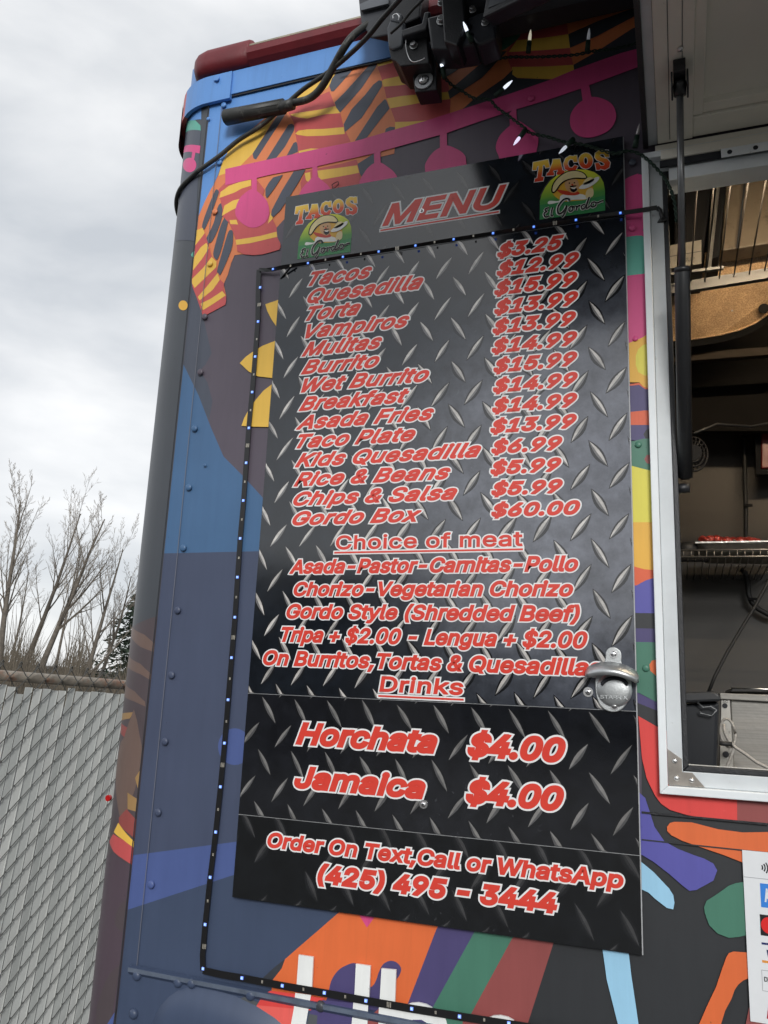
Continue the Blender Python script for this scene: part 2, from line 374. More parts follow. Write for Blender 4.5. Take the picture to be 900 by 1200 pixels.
p('yellow', [(338, 131), (342, 118), (352, 108), (372, 94), (423, 53), (424, 56), (396, 82), (384, 103), (370, 112), (350, 122)])
p('slate', [(423, 52), (434, 46), (437, 50), (434, 58), (427, 65), (408, 88), (391, 107), (388, 107), (386, 101), (389, 92), (404, 72)])
p('slate', [(440.7, 71.7), (441.5, 75), (440.7, 78), (424, 103), (398.5, 132), (394, 126), (392, 120), (404, 108), (433, 76)])
p('slate', [(444, 94), (447.7, 95), (447.5, 101), (435, 121), (424, 138), (412, 148), (404, 155), (402.7, 145.6), (412, 128), (428, 111), (437.5, 99)])
p('slate', [(451, 116), (453, 118), (456.5, 127), (445, 141), (430, 161), (425, 163), (416, 165), (429, 145), (442, 125)])
p('slate', [(452, 151), (457, 148.5), (463, 149), (462.5, 152), (451, 156)])
p('rose', [(435, 57), (470, 50), (500, 44), (520, 60), (526, 103), (528, 118), (527, 133), (501, 141), (463, 149), (463, 141), (457.6, 126.5), (453, 115), (449, 97), (443, 80), (438.6, 67)])
p('yellow', [(438.6, 67), (456.5, 63), (520, 54), (520, 62), (466, 72), (443, 78)])
p('orange', [(436, 45), (458, 42), (460, 52), (436, 57)])
p('yellow', [(447.5, 95), (450, 93), (484, 86), (522, 78), (525, 90), (486, 98), (463, 100.5), (449.5, 101.6)])
p('yellow', [(453, 115.5), (470, 112.5), (490, 110.7), (526, 107.6), (527.5, 116), (505, 118.5), (488, 121.4), (457.5, 127)])
p('yellow', [(463, 143), (480, 142.5), (503, 141), (463, 153)])
p('darkslate', [(525, 107), (551, 85), (580, 60), (594, 60), (565, 91), (527, 116)])
p('darkslate', [(515, 84), (539, 66), (572, 47), (585, 40), (556, 66), (533, 84), (520, 92)])
p('rose', [(609, 37), (637, 31), (664, 26), (666, 40), (668, 58), (672, 78), (673, 84), (600, 82), (595, 70), (594, 60), (603, 48)])
p('yellow', [(606, 47), (636, 44.5), (666, 40), (668, 56), (640, 58.5), (596, 61)])
p('yellow', [(600, 78.5), (640, 78), (672, 76), (673, 83), (655, 93), (606, 91), (599, 87)])
p('green', [(572, 49), (590, 36), (609, 36), (608, 44), (597, 54), (587, 59.5), (577, 58)], 1)
p('darkslate', [(666, 40), (700, 25), (746, 8), (753, 7), (753, 14), (700, 42), (668, 56)])
p('darkslate', [(672, 76), (700, 60), (740, 34), (756, 26), (756, 58), (712, 70), (673, 84)])
p('darkslate', [(542, 128), (556, 115.5), (590, 92), (601, 81.5), (600, 87), (606, 91.5), (655, 93.5), (600, 110), (560, 123)])
# lower hand
p('slate', [(253, 222), (255.5, 223), (256, 227), (247, 252), (240.5, 267), (238, 268.5), (237, 263), (243, 245), (250, 228)], 1)
p('slate', [(259, 238), (262, 239), (262.5, 243), (258, 262), (249, 282), (243, 284.5), (241, 281), (250, 262), (255, 243)], 1)
p('slate', [(265.5, 253), (268, 254), (267.5, 259), (260, 290), (255, 303.5), (252, 303), (250, 299), (251, 291), (258, 266), (262.5, 256)], 1)
p('slate', [(270.5, 269.5), (273, 273), (272, 289), (264, 310), (258, 322), (256, 320), (254.5, 316), (261, 293), (267, 273)], 1)
p('rose', [(228.5, 270), (237, 267), (240, 273), (244, 286), (248, 300), (254, 307), (254, 318), (257.5, 327), (262.5, 332), (262, 338), (265, 347), (265, 352), (264, 357), (251, 364), (238, 371), (231, 350), (225.5, 336), (224.5, 325), (227, 300)])
p('yellow', [(229, 270), (237.5, 267), (240, 273), (234, 281), (228, 288.5)])
p('yellow', [(227, 302), (235, 290), (241.7, 284.5), (245, 290.5), (237, 303), (226, 317)])
p('yellow', [(225, 327), (238, 314), (248, 301), (253.7, 306.5), (253.5, 313), (241, 325), (228, 337.5), (225, 332)])
p('yellow', [(231.7, 348), (243, 335), (255, 320), (257.5, 328), (249, 340), (234, 352)])
p('yellow', [(235, 356), (247, 350), (260.5, 341), (264.6, 346), (250, 356), (237.8, 363.5)])
p('rose', [(256, 222), (264, 214), (280, 213), (294, 210), (302, 212), (310, 222), (308, 230), (320, 258), (324, 266), (325, 275), (329, 287), (327.5, 292.5), (317, 295.5), (308, 298), (296, 299), (286, 298), (278, 294), (277, 282), (269, 262), (260, 252), (261, 246), (258, 233)])
p('yellow', [(257, 232), (258.5, 225), (268, 218), (280, 213.5), (294, 210.5), (294, 217.5), (283, 221), (275, 225.5)])
p('yellow', [(263, 241), (273, 235), (287, 231.5), (280, 242), (270, 247), (260, 253)])
p('yellow', [(269, 258), (277, 257.5), (279, 263), (270, 262.5)])
p('yellow', [(314, 262), (317, 249), (320, 256)])
p('yellow', [(276, 281), (290, 279), (305, 276.5), (324, 271.5), (325, 277.5), (310, 281), (293, 285), (277, 287)])
p('slate', [(320, 208), (331.7, 204.5), (322, 220), (313, 232), (311, 229), (311, 221), (315, 214)])
p('slate', [(344, 201), (358, 198.5), (350, 213), (337, 234), (328, 247), (320, 254.5), (317.5, 252), (318.5, 246), (330, 224)])
p('plum', [(340, 250), (331, 259), (324, 267), (325, 278), (329, 286), (331, 294), (345, 294), (345, 250)])
p('rose', [(358, 200), (380, 196), (400, 192), (417.5, 187), (419.6, 192), (421.7, 205), (424, 218), (354, 232), (352, 214)])
p('yellow', [(372, 200), (395, 197), (418.5, 193.7), (421, 202.5), (400, 206.5), (374, 211)])
p('yellow', [(357, 203), (363.5, 201.5), (364, 210), (361, 213), (358.5, 211)])
p('slate', [(419, 192), (438, 180), (439, 197), (425, 209), (421.5, 203)])
# pink bunting
p('pink', [(264, 198), (300, 190), (370, 175), (416, 165.6), (465, 151), (501, 141), (560, 122), (600, 109), (646, 93), (672, 82), (728, 62), (757, 54.5), (757, 75), (690, 100), (680, 104), (640, 117.6), (605, 128), (560, 143), (523, 156), (480, 168), (437, 180), (366, 196), (320, 204), (264, 217)])
def bulb(stem, body): p('pink', stem); p('pink', body, 1)
bulb([(295, 205), (301, 205), (301, 235), (295, 235)], [(294, 222), (298, 222), (306, 228), (313, 236), (315.5, 248), (312, 259), (303, 265.5), (293, 266.5), (283, 261), (276, 252), (277, 241), (282, 231), (290, 224)])
bulb([(366, 190), (372, 189), (372, 212), (366, 214)], [(367, 207), (371.5, 206.5), (378, 212), (385, 218), (388.5, 226), (384, 240), (352, 246), (350, 231), (354, 221), (361, 213)])
bulb([(438.2, 177), (445.8, 175), (446, 196), (438.5, 196)], [(439, 191), (446, 190.5), (455, 196), (462, 202), (466, 211), (460, 225), (428, 228), (421, 215), (427, 202), (433, 195)])
bulb([(515.4, 156), (523.5, 153), (524, 176), (515.6, 176)], [(515.6, 173), (524.5, 170.5), (536, 175), (543, 180), (546, 187), (543, 203), (505, 212), (498, 197), (501, 187), (508, 178)])
bulb([(597, 132), (605, 126), (606, 148), (597.5, 150)], [(598, 147), (606, 141), (618, 148), (627, 155), (631, 163), (629, 175), (624, 190), (592, 196), (584, 182), (581, 172), (585, 160), (592, 152)])
bulb([(680.5, 102), (690, 98), (694, 118), (683, 120)], [(684, 117), (694, 113.5), (706, 115.5), (717, 122), (722, 134), (719, 146), (710, 155), (693, 161), (678, 159), (669, 149), (668.5, 135), (675, 124)])
# yellow rays beside the board
p('yellow', [(311, 356.5), (325.5, 351.5), (340, 350), (340, 390), (324, 383), (318, 374), (313, 364)])
p('yellow', [(281, 425.5), (288, 418), (298, 411), (308, 405), (322, 399.5), (340, 397), (340, 443), (319.6, 443), (302, 441), (291, 435)])
p('yellow', [(283, 499), (286, 490), (291, 481), (300, 468), (309, 457.5), (319, 450), (340, 440), (340, 500), (315.6, 500.4), (297, 500)])
# strip of colours between board and window
E1, E2 = 725, 790
def band(c, *pts): p(c, list(pts))
band('pink', (E1, 214), (738, 207), (747, 203.5), (756, 206), (E2, 206), (E2, 280), (752, 277), (745, 277), (E1, 280))
band('slate', (753, 270), (758, 256), (760, 276))
band('teal', (E1, 279), (746, 276), (752, 276), (758, 280), (E2, 280), (E2, 321), (E1, 324))
band('pink', (E1, 324), (736, 323), (757, 320.5), (E2, 320), (E2, 390), (758, 392), (752, 396), (738, 401.5), (E1, 404))
band('amber', (E1, 404), (738, 401.5), (752, 396), (758, 392), (E2, 390), (E2, 454), (760, 455), (754, 453), (749, 448), (738, 448), (E1, 448))
p('lemon', [(761, 402), (754, 404), (748, 409), (745, 417), (745, 428), (748, 436), (755, 440), (762, 440), (775, 440), (775, 400)])
band('vermilion', (E1, 449), (739, 450), (749, 448.5), (754, 453), (760, 455), (E2, 456), (E2, 500), (E1, 500))
band('violet', (E1, 452), (739, 452), (749, 451), (756, 456), (E2, 457), (E2, 481), (755, 481), (E1, 484))
band('violet', (E1, 498), (E2, 498), (E2, 516), (E1, 516))
p('black', [(763, 501), (757, 504), (754, 509), (757, 515), (765, 516)])
band('green', (E1, 517), (742, 517), (754, 514), (E2, 514), (E2, 551), (760, 551), (741, 546), (E1, 546))
p('maroon', [(764, 533), (758, 533), (755, 538), (758, 543), (765, 544)], 0)
band('lemon', (E1, 546), (741, 546), (752, 549), (763, 551.5), (E2, 552), (E2, 612), (E1, 612))
band('amber', (E1, 612), (E2, 612), (E2, 669), (766, 668), (755, 667), (744, 664), (E1, 664))
band('vermilion', (E1, 664), (744, 664), (755, 667), (766, 668), (E2, 669), (E2, 676), (767, 677), (757, 680), (746, 686), (E1, 690))
band('periwinkle', (E1, 688), (746, 686), (757, 680), (767, 677), (E2, 675), (E2, 720), (E1, 718))
band('black', (E1, 718), (E2, 719), (E2, 738), (E1, 736))
band('violet', (E1, 736), (E2, 737), (E2, 753), (E1, 752))
band('green', (E1, 752), (E2, 753), (E2, 825), (768, 822), (749, 812), (E1, 808))
p('tangerine', [(770, 773), (764, 774), (761, 779), (762, 786), (769, 792)], 0)
band('violet', (E1, 811), (748, 812), (768, 822), (E2, 828), (E2, 838), (768, 832), (749, 825), (E1, 822))
band('black', (E1, 822), (748, 824), (768, 832), (E2, 838), (E2, 860), (769, 851), (748, 839), (E1, 838))
p('red', [(748, 839), (769, 851), (790, 860), (790, 925), (900, 930), (1100, 940), (1100, 980), (900, 964.5), (863.6, 962), (818, 957.5), (805, 955), (793, 951.5), (785, 949), (775, 942), (768, 933), (762, 921), (757.8, 912), (752.4, 889)])
p('maroon', [(863.6, 930), (1100, 945), (1100, 978), (900, 965), (864, 962.2)])
p('periwinkle', [(745, 925), (756, 935), (761, 950), (767, 969), (778.7, 986), (795, 995), (813, 1002), (825, 1006), (836, 1012), (840.5, 1020), (836, 1032), (825, 1038), (816, 1043), (808, 1044), (800, 1038), (784, 1024), (766, 1010), (752.7, 1002), (740, 1000)], 0)
p('sky', [(740, 1000), (752.7, 1011), (766, 1022), (784, 1041), (789, 1049), (790.4, 1058), (789, 1065.7), (781.6, 1064), (775, 1059), (767, 1052.7), (760, 1046), (752.7, 1042.6), (740, 1042)], 0)
p('tangerine', [(781.6, 969), (785, 964.5), (790, 963), (810.5, 963.7), (842, 971.8), (870, 975.5), (900, 975), (1100, 960), (1100, 1010), (900, 1030), (871, 1011), (848, 1002), (819, 992), (800, 985.5), (787, 979), (782, 974)])
p('green', [(900, 1030), (871, 1033.5), (862, 1035), (854, 1038), (840, 1048), (828, 1055.6), (825, 1063), (826, 1070), (831, 1084), (841, 1094), (854, 1099), (866, 1098), (874, 1096), (900, 1092)])
p('tangerine', [(900, 1122), (874, 1116), (859.6, 1115), (854, 1117), (851, 1122), (845, 1139), (839, 1157), (828, 1180), (819, 1201), (812, 1216), (838, 1216), (845, 1200), (850, 1184), (857, 1171), (861, 1160), (865, 1154), (871, 1149), (878, 1146), (900, 1144)])
p('maroon', [(878, 1180), (900, 1184), (900, 1215), (871, 1215), (874, 1200)])
p('sky', [(705, 1105), (736, 1110), (739.7, 1142), (744, 1171), (750, 1212), (728, 1212), (724, 1200), (711, 1148)])
mu.b.build('mural', mu.mats, truck)
# ---- mural carried round the corner post
mc = Mural(); cyl_n = [0]
def to_post(u, v):
    d = ray(u, v); o = CAMP - Vector((XS, CR, 0)); A = d.x ** 2 + d.y ** 2; B = o.x * d.x + o.y * d.y; C = o.x ** 2 + o.y ** 2 - CR ** 2
    dd = B * B - A * C
    t = (-B - math.sqrt(max(dd, 0))) / A; q = CAMP + d * t
    a = math.atan2(-(q.x - XS), -(q.y - CR)); return (min(max(a, 0), 1.57) * CR, q.z)
def pc(c, pts, sm=0):
    cyl_n[0] += 1; off = cyl_n[0] * .00004
    if sm: pts = [tuple(q) for q in smooth_poly(pts, 4)]
    P = [to_post(u, v) for u, v in pts]; mat = mc.mi(c)
    bm = bmesh.new(); f = bm.faces.new([bm.verts.new((s, z, 0)) for s, z in P]); bmesh.ops.triangulate(bm, faces=[f])
    for k in range(1, 22):
        s = CR * math.pi / 2 * k / 22
        bmesh.ops.bisect_plane(bm, geom=bm.verts[:] + bm.edges[:] + bm.faces[:], plane_co=(s, 0, 0), plane_no=(1, 0, 0))
    bm.verts.index_update()
    mc.b.add([bend(v.co.x, v.co.y, off + .0003) for v in bm.verts], [tuple(v.index for v in f.verts) for f in bm.faces], mat, True); bm.free()
pc('blue', [(216, 80), (236, 80), (236, 140), (222, 143), (213, 148), (214, 110)])
pc('teal', [(213.5, 147), (220, 142.5), (229, 141), (235, 147), (235.5, 154), (213, 157)])
pc('slate', [(213, 155), (235.5, 153), (234, 172), (229, 283), (206, 283), (210, 190)])
pc('pink', [(211, 171.7), (235, 171), (234, 180), (211, 179)])
pc('pink', [(225.5, 178), (229.5, 178), (227, 190), (224, 190)])
pc('pink', ellipse(222.4, 193.5, 7.8, 8.5))
pc('teal', [(228.3, 294.5), (225.5, 296), (224, 299), (225.5, 301.5), (228, 301.5)])
pc('amber', ellipse(214.8, 358, 5.3, 5.8))
mc.b.build('corner_mural', mc.mats, truck); mc = Mural()
pc('umber', [(151, 738), (170, 727), (187, 722), (172, 900), (145, 1110), (120, 1215), (97, 1215), (125, 985), (136, 880), (146, 790)])  # lower post patches: the shade on the post is mixed into these darker colours
pc('brown', [(152, 733), (170, 744), (183, 754), (181, 764), (165, 758), (151, 743)])
pc('brown', [(149, 767), (165, 778), (181, 790), (179, 797), (165, 790), (147, 780)])
pc('brown', [(145.5, 800), (158, 810), (170, 822), (171, 828), (158, 822), (143.5, 815)])
pc('tan', [(140, 836), (157.5, 834.6), (152.6, 842), (139, 844.5)])
pc('brick', [(139.5, 846), (151, 853), (146.5, 864), (141, 857)])
pc('brown', [(157.5, 831), (166, 860), (167, 887), (158.7, 925), (149, 953), (141, 957), (136.5, 900), (142, 870), (146, 864)])
pc('umber', [(159, 830), (168, 850), (168, 880), (164, 862)])
pc('tan', [(164.8, 901.8), (158.7, 911.6), (162, 924)])
pc('tan', [(150, 928.7), (161, 936), (160, 951), (150, 948)])
pc('brick', [(140, 958), (149, 948), (161, 960.5), (158.7, 982), (140, 966)])
pc('yellow', [(134, 975), (139.4, 964), (158.7, 986), (157.5, 993), (145, 984)])
pc('rose', [(129, 986), (133.5, 977), (145, 984), (157.5, 993), (155.7, 1013), (144, 1006), (134, 998)])
pc('wine', [(125, 1003), (134, 1000), (144, 1008), (155, 1016), (140, 1180), (130, 1215), (96, 1215)])
pc('umber', [(150, 1053), (142, 1059), (136.5, 1070), (135, 1083), (143, 1093), (147, 1080)])
pc('umber', [(141, 1130), (130, 1140), (123, 1153), (114, 1180), (112, 1215), (128, 1215)])
pc('royal', [(135, 1186), (125, 1202), (118, 1216), (131, 1216)])
mc.b.build('corner_mural', mc.mats, truck)
# ---- seams and overlapping sheet edges
def strip(pts, wd, th, mat, name='seam', y=-.0045):
    b = MB()
    for a, c in zip(pts, pts[1:]):
        A, B = hit(*a, 1, y), hit(*c, 1, y); b.beam(A, B, wd, th, Vector((0, 1, 0)).cross(B - A))
    return b.build(name, mat, truck)
def seam(a, c, y, wd, mat): 
    b = MB(); A, B = hit(*a, 1, y), hit(*c, 1, y); d = (B - A).normalized(); n = Vector((-d.z, 0, d.x)) * wd / 2
    b.prism([A - n, B - n, B + n, A + n], Vector((0, .003, 0))); return b.build('seam', mat, truck)
seam((752, 984), (1000, 1010), -.0042, .0016, PAL['black'])
seam((752, 952), (900, 966), -.0046, .0026, BLACKMETAL)
DARKGAP = simple('dark_gap', (.02, .022, .028, 1), .8)
# corner trim: a vertical sheet edge right of the post with its line of rivets
b = MB(); q = [hit(*a, 1, -.0042) for a in ((233, 362), (219, 500), (194, 757), (171, 980), (160, 1123))]
zz = [.5, 1.2, 1.6, 2.0, 2.4, 2.752]
b.add([(-.8265 + (i % 2) * .0012, -.0044, z) for i in range(2) for z in zz], [(i, i + 1, 7 + i, 6 + i) for i in range(5)])
b.build('seam', simple('paint_edge_line', rgb(104, 106, 116), .5), truck)
b = MB(); b.add([(XS - .0008 + (i % 2) * .0016, -.0044, z) for i in range(2) for z in zz], [(i, i + 1, 7 + i, 6 + i) for i in range(5)]); b.build('seam', DARKGAP, truck)
def pick(c): return PAL[c]
for u, v, c, rr in [(257, 190, 'blue', 6), (262, 123, 'blue', 6), (251.7, 248, 'orange', 6), (246, 309, 'yellow', 6), (239.6, 371, 'plum', 6.2), (234.6, 436, 'plum', 6.2), (227.8, 502, 'midblue', 6.2),
                    (221, 571, 'midblue', 6.2), (214.6, 642, 'midblue', 6.2), (207.9, 715, 'slateblue', 6.4), (200.7, 791, 'slateblue', 6.4), (193, 869, 'slateblue', 6.4),
                    (184.8, 952, 'slateblue', 6.4), (176.7, 1036.7, 'royal', 6.4), (244, 139, 'blue', 4), (331, 89.5, 'blue', 6), (379, 66, 'blue', 4),
                    (622.5, 115, 'pink', 6.5), (741, 267, 'pink', 6), (744.5, 397, 'pink', 4), (748, 521, 'green', 5), (741, 190, 'slate', 6), (757, 783, 'green', 5),
                    (240, 545, 'midblue', 3)]:
    b = MB(); c0 = hit(u, v, 1, -.004); c0.y = -.0038; rad = .0062 * rr / 6.3
    b.disc(c0, (0, -1, 0), rad, 0, 18, 0, dome=rad * .42); b.build('rivet', pick(c), truck)
# ---- top strap (band) with the folded corner piece, dark under-edge
zb0, zb1 = 2.7525, 2.8065
b = MB(); b.box((-.806, -.006, zb0), (XR, -.0035, zb1)); b.build('top_band', PAL['blue'], truck, bevel=.0008)
b = MB(); b.box((-.806, -.0038, zb0 - .004), (-.42, -.0034, zb0 + .001)); b.build('seam', DARKGAP, truck)
b = MB(); ss = [-.052 + .06 * i / 4 for i in range(5)] + [CR * 1.5708 * i / 12 for i in range(1, 13)] + [.5]
def bnd(s, z, off):
    return Vector((XS - s, -off, z)) if s < 0 else bend(s, z, off)
n = len(ss); vs = [bnd(s, z, off) for off in (.0035, .011) for z in (zb0 - .012, zb1 - .004) for s in ss]
fs = []
for k in (0, 2): fs += [(k * n + i, k * n + i + 1, (k + 1) * n + i + 1, (k + 1) * n + i) for i in range(n - 1)]
for a, c in ((0, 2), (1, 3)): fs += [(a * n + i, a * n + i + 1, c * n + i + 1, c * n + i) for i in range(n - 1)]
fs += [(0, n, 3 * n, 2 * n)]
b.add(vs, fs, 0, False)
b.m = [1 if min(vs[i].x for i in f) < XS - .078 and max(vs[i].x for i in f) < XS - .05 else 0 for f in b.f]; b.build('corner_strap', [PAL['blue'], PAL['rose']], truck)
b = MB(); ss2 = [CR * 1.5708 * (.55 + .45 * i / 8) for i in range(9)] + [.5]; n = len(ss2)
b.add([bend(s, z, .0125) for z in (zb0 - .055, zb1 - .012) for s in ss2], [(i, i + 1, n + i + 1, n + i) for i in range(n - 1)], 0, True)
b.build('red_end_edge', PAL['darkred'], truck)
b = MB(); b.disc(hit(254.5, 93, 1, -.011), (0, -1, 0), .007, .004, 6); b.disc(hit(254.5, 93, 1, -.015), (0, -1, 0), .004, .002, 10); b.build('bolt', PAL['blue'], truck, bevel=.0006)
# roof rail: red pressed rail with the thicker rounded end piece
def rounded(x0, x1, z0, z1, y0, y1, name, mat, r=.022):
    b = MB(); prof = []
    for (cy, cz, a0) in ((y0 + r, z0 + r, math.pi), (y1 - r, z0 + r, 1.5 * math.pi), (y1 - r, z1 - r, 0), (y0 + r, z1 - r, .5 * math.pi)):
        for i in range(5): a = a0 + math.pi / 2 * i / 4; prof.append((cy + r * math.cos(a), cz + r * math.sin(a)))
    n = len(prof); my, mz = (y0 + y1) / 2, (z0 + z1) / 2
    secs = [(x0, .55), (x0 + .008, .8), (x0 + .02, .93), (x0 + .04, 1), (x1 - .004, 1), (x1, .97)]
    vs = [(x, my + (y - my) * s, mz + (z - mz) * s) for x, s in secs for y, z in prof]
    fs = [(i * n + j, i * n + (j + 1) % n, (i + 1) * n + (j + 1) % n, (i + 1) * n + j) for i in range(len(secs) - 1) for j in range(n)]
    fs += [tuple(range(n)), tuple((len(secs) - 1) * n + j for j in range(n))]
    b.add(vs, fs, 0, True); return b.build(name, mat, truck)
REDP = simple('red_roof_paint', rgb(104, 26, 34), .45, var=.2, vscale=12, dirt=((.18, .14, .10, 1), 25, .66), bump=.3, bscale=90)
rounded(-.905, -.765, 2.808, 2.869, -.022, .10, 'rail_end_cap', REDP)
b = MB(); prof = [(-.003, 2.805), (-.016, 2.814), (-.024, 2.824), (-.024, 2.838), (-.019, 2.8435), (.09, 2.850), (.10, 2.806)]
b.add([(x, y, z) for x in (-.768, 1.2) for y, z in prof], [(i, (i + 1) % 7, 7 + (i + 1) % 7, 7 + i) for i in range(7)] + [tuple(range(7)), tuple(range(7, 14))])
b.build('roof_rail', REDP, truck)
b = MB(); b.box((-.768, -.0195, 2.8437), (1.2, .095, 2.8475)); b.build('rail_top_edge', simple('bare_rusty_edge', (.32, .29, .22, 1), .7, var=.3, dirt=((.12, .05, .03, 1), 60, .55)), truck)
# ---- lower skirt panel with folded ridge, rivets and the pressed bulge
b = MB()
sk = [hit(155, 1127, 1, -.004), hit(205, 1139, 1, -.004), hit(250, 1149, 1, -.004), hit(313, 1160, 1, -.004), hit(400, 1176, 1, -.004), hit(600, 1203, 1, -.004)]
zs = sk[0].z; xl = sk[0].x
n0 = 26; X = [xl + (1.6) * (i / n0) ** 1.0 for i in range(n0 + 1)]
ztop = lambda x: zs - .004 - .006 * (x - xl)
rows = [(0, -.0042), (.0015, -.0125), (.008, -.0135), (.013, -.0085), (.5, -.0085)]
b.add([(x, y, ztop(x) - dz) for dz, y in rows for x in X], [(r * (n0 + 1) + i, r * (n0 + 1) + i + 1, (r + 1) * (n0 + 1) + i + 1, (r + 1) * (n0 + 1) + i) for r in range(4) for i in range(n0)], 0, False)
b.add([(xl, y, ztop(xl) - dz) for dz, y in rows] + [(xl, -.002, ztop(xl)), (xl, -.002, ztop(xl) - .5)], [(0, 1, 2, 3, 4, 6, 5)])
b.build('skirt_panel', PAL['navy'], truck)
b = MB(); b.add([(x, -.0138, ztop(x) - dz) for dz in (.0016, .0075) for x in X[:9]], [(i, i + 1, 10 + i, 9 + i) for i in range(8)]); b.build('pale_ridge', simple('pale_ridge_paint', rgb(88, 98, 114), .5, var=.25, vscale=40), truck)  # flat paler strip along the left part of the ridge
ms = Mural(); ms.i = 0
def psk(c, pts, y=-.0089):
    ms.i += 1; P = [hit(u, v, 1, y - ms.i * DY) for u, v in pts]; ms.b.add(P, [tuple(range(len(P)))], ms.mi(c))
psk('grey', [(225, 1215), (258, 1184), (286, 1168), (306, 1176), (290, 1215)])
psk('red', [(309, 1165), (317, 1161), (350, 1165), (380, 1170), (372, 1182), (364, 1184), (345, 1182), (301, 1178)])
psk('salmon', [(301, 1178), (345, 1182), (340, 1215), (286, 1215)])
psk('pink', [(302, 1200), (305, 1192), (318, 1202), (315, 1215), (300, 1215)])
psk('violet', [(378, 1172), (420, 1176), (413, 1215), (358, 1215), (364, 1184)])
psk('grey', [(362, 1188), (372, 1190), (370, 1215), (357, 1215)])
psk('maroon', [(432, 1192), (444, 1182), (443, 1215), (428, 1215)])
psk('green', [(520, 1188), (543, 1192), (540, 1215), (518, 1215)]); psk('maroon', [(543, 1192), (620, 1202), (617, 1215), (540, 1215)]); psk('black', [(618, 1202), (900, 1240), (900, 1270), (617, 1230)])
psk('white', [(346, 1163.5), (364.5, 1166), (361, 1185), (356, 1215), (338, 1215), (344, 1184)])
psk('white', [(414, 1174.5), (431.5, 1177.5), (430, 1215), (411, 1215)])
psk('white', [(444, 1180), (470, 1184), (522, 1193), (524, 1200), (522, 1215), (443, 1215)])
psk('violet', [(462, 1215), (466, 1206), (474, 1199), (484, 1195), (494, 1195), (502, 1200), (507, 1208), (509, 1215)])
ms.b.build('skirt_mural', ms.mats, truck)
# pressed bulge (half of a long dome)
b = MB(); c0 = hit(232, 1232, 1, -.008); A_, B_ = .088, .088; vs = []; nr, na = 9, 30
for i in range(nr + 1):
    t = i / nr
    for j in range(na):
        a = 2 * math.pi * j / na; ca, sa = math.cos(a), math.sin(a); ex = (2.1 if ca > 0 else 1) * A_
        vs.append((c0.x + ex * ca * t, -.0088 - .017 * (1 - t ** 4.5), c0.z + B_ * sa * t))
b.add(vs, [(i * na + j, i * na + (j + 1) % na, (i + 1) * na + (j + 1) % na, (i + 1) * na + j) for i in range(nr) for j in range(na)], 0, True)
b.build('pressed_bulge', PAL['navy'], truck)
for u, v in ((161, 1143), (157, 1188), (209, 1151), (225, 1152), (294, 1166), (376, 1179)):
    b = MB(); c0 = hit(u, v, 1, -.009); b.disc(c0, (0, -1, 0), .0078, 0, 18, 0, dome=.006); b.build('rivet', PAL['navy'] if u < 350 else PAL['darkslate'], truck)
# white letters, their tops on the side panel above the skirt
for pts in ([(350, 1119), (367, 1121.6), (365, 1163), (347, 1161)], [(417, 1129.6), (434, 1132), (432, 1176), (415, 1173)], [(447, 1135), (464, 1136.6), (462.5, 1182), (444.5, 1179)]):
    b = MB(); b.prism([hit(u, v, 1, -.0075) for u, v in pts], Vector((0, .0035, 0))); b.build('letter', PAL['white'], truck)
for cxp, y0 in ((492, 1176), (588, 1191)):
    b = MB(); pts = [(cxp - 16, y0 + 2), (cxp - 10, y0 - .5), (cxp - 2, y0 - 1), (cxp + 7, y0 + 1), (cxp + 14, y0 + 5), (cxp + 14, y0 + 12), (cxp - 16, y0 + 10)]
    b.prism([hit(u, v, 1, -.0075) for u, v in pts], Vector((0, .0035, 0))); b.build('letter', PAL['white'], truck)
# =================================================================== SERVING WINDOW (part of the truck)
wf = bpy.data.objects.new('window_frame', None); COL.objects.link(wf); wf.location = (FX, 0, FZ0); put(wf, truck)
# lip, face and dark gasket, each a mitred three sided run (left, bottom, top)
def run(name, i0, i1, y0, y1, mat, bev=.0012, top=True):
    """frame member between insets i0 and i1 from the outer edge, from depth y0 to y1"""
    b = MB(); xl0, xl1 = FX + i0, FX + i1; zb0_, zb1_ = FZ0 + i0, FZ0 + i1; zt0, zt1 = FZ1 - i0, FZ1 - i1
    b.prism([(xl0, y0, zb0_), (xl1, y0, zb1_), (xl1, y0, zt1), (xl0, y0, zt0)], Vector((0, y1 - y0, 0)))
    b.prism([(xl0, y0, zb0_), (XR - .1, y0, zb0_), (XR - .1, y0, zb1_), (xl1, y0, zb1_)], Vector((0, y1 - y0, 0)))
    if top: b.prism([(xl0, y0, zt0), (XR - .1, y0, zt0), (XR - .1, y0, zt1), (xl1, y0, zt1)], Vector((0, y1 - y0, 0)))
    return b.build(name, mat, wf, bevel=bev)
run('outer_lip', 0, .0105, -.0165, .001, ALU)
run('frame_face', .0107, .0300, -.0045, .004, ALU2)
run('gasket', .0302, .0375, -.0035, .012, BLACKMETAL)
run('inner_rail', .0340, .0374, .0122, .034, ALU, bev=0)
b = MB(); z_ = FZ0 + .0115; x_ = FX + .0115
b.prism([(x_, -.0048, z_), (x_ + .045, -.0048, z_), (x_ + .030, -.0048, z_ + .0175), (x_ + .0175, -.0048, z_ + .0175), (x_ + .0175, -.0048, z_ + .034), (x_, -.0048, z_ + .046)], Vector((0, -.0012, 0)))
cb = b.build('corner_bracket', simple('stainless_bracket', (.36, .33, .30, 1), .38, .8, var=.2, vscale=50), wf)
for dx, dz in ((.0085, .031), (.010, .009), (.029, .0075)):
    b = MB(); b.disc((x_ + dx, -.006, z_ + dz), (0, -1, 0), .0036, 0, 12, 0, dome=.0022); b.build('screw', SCREW, wf)
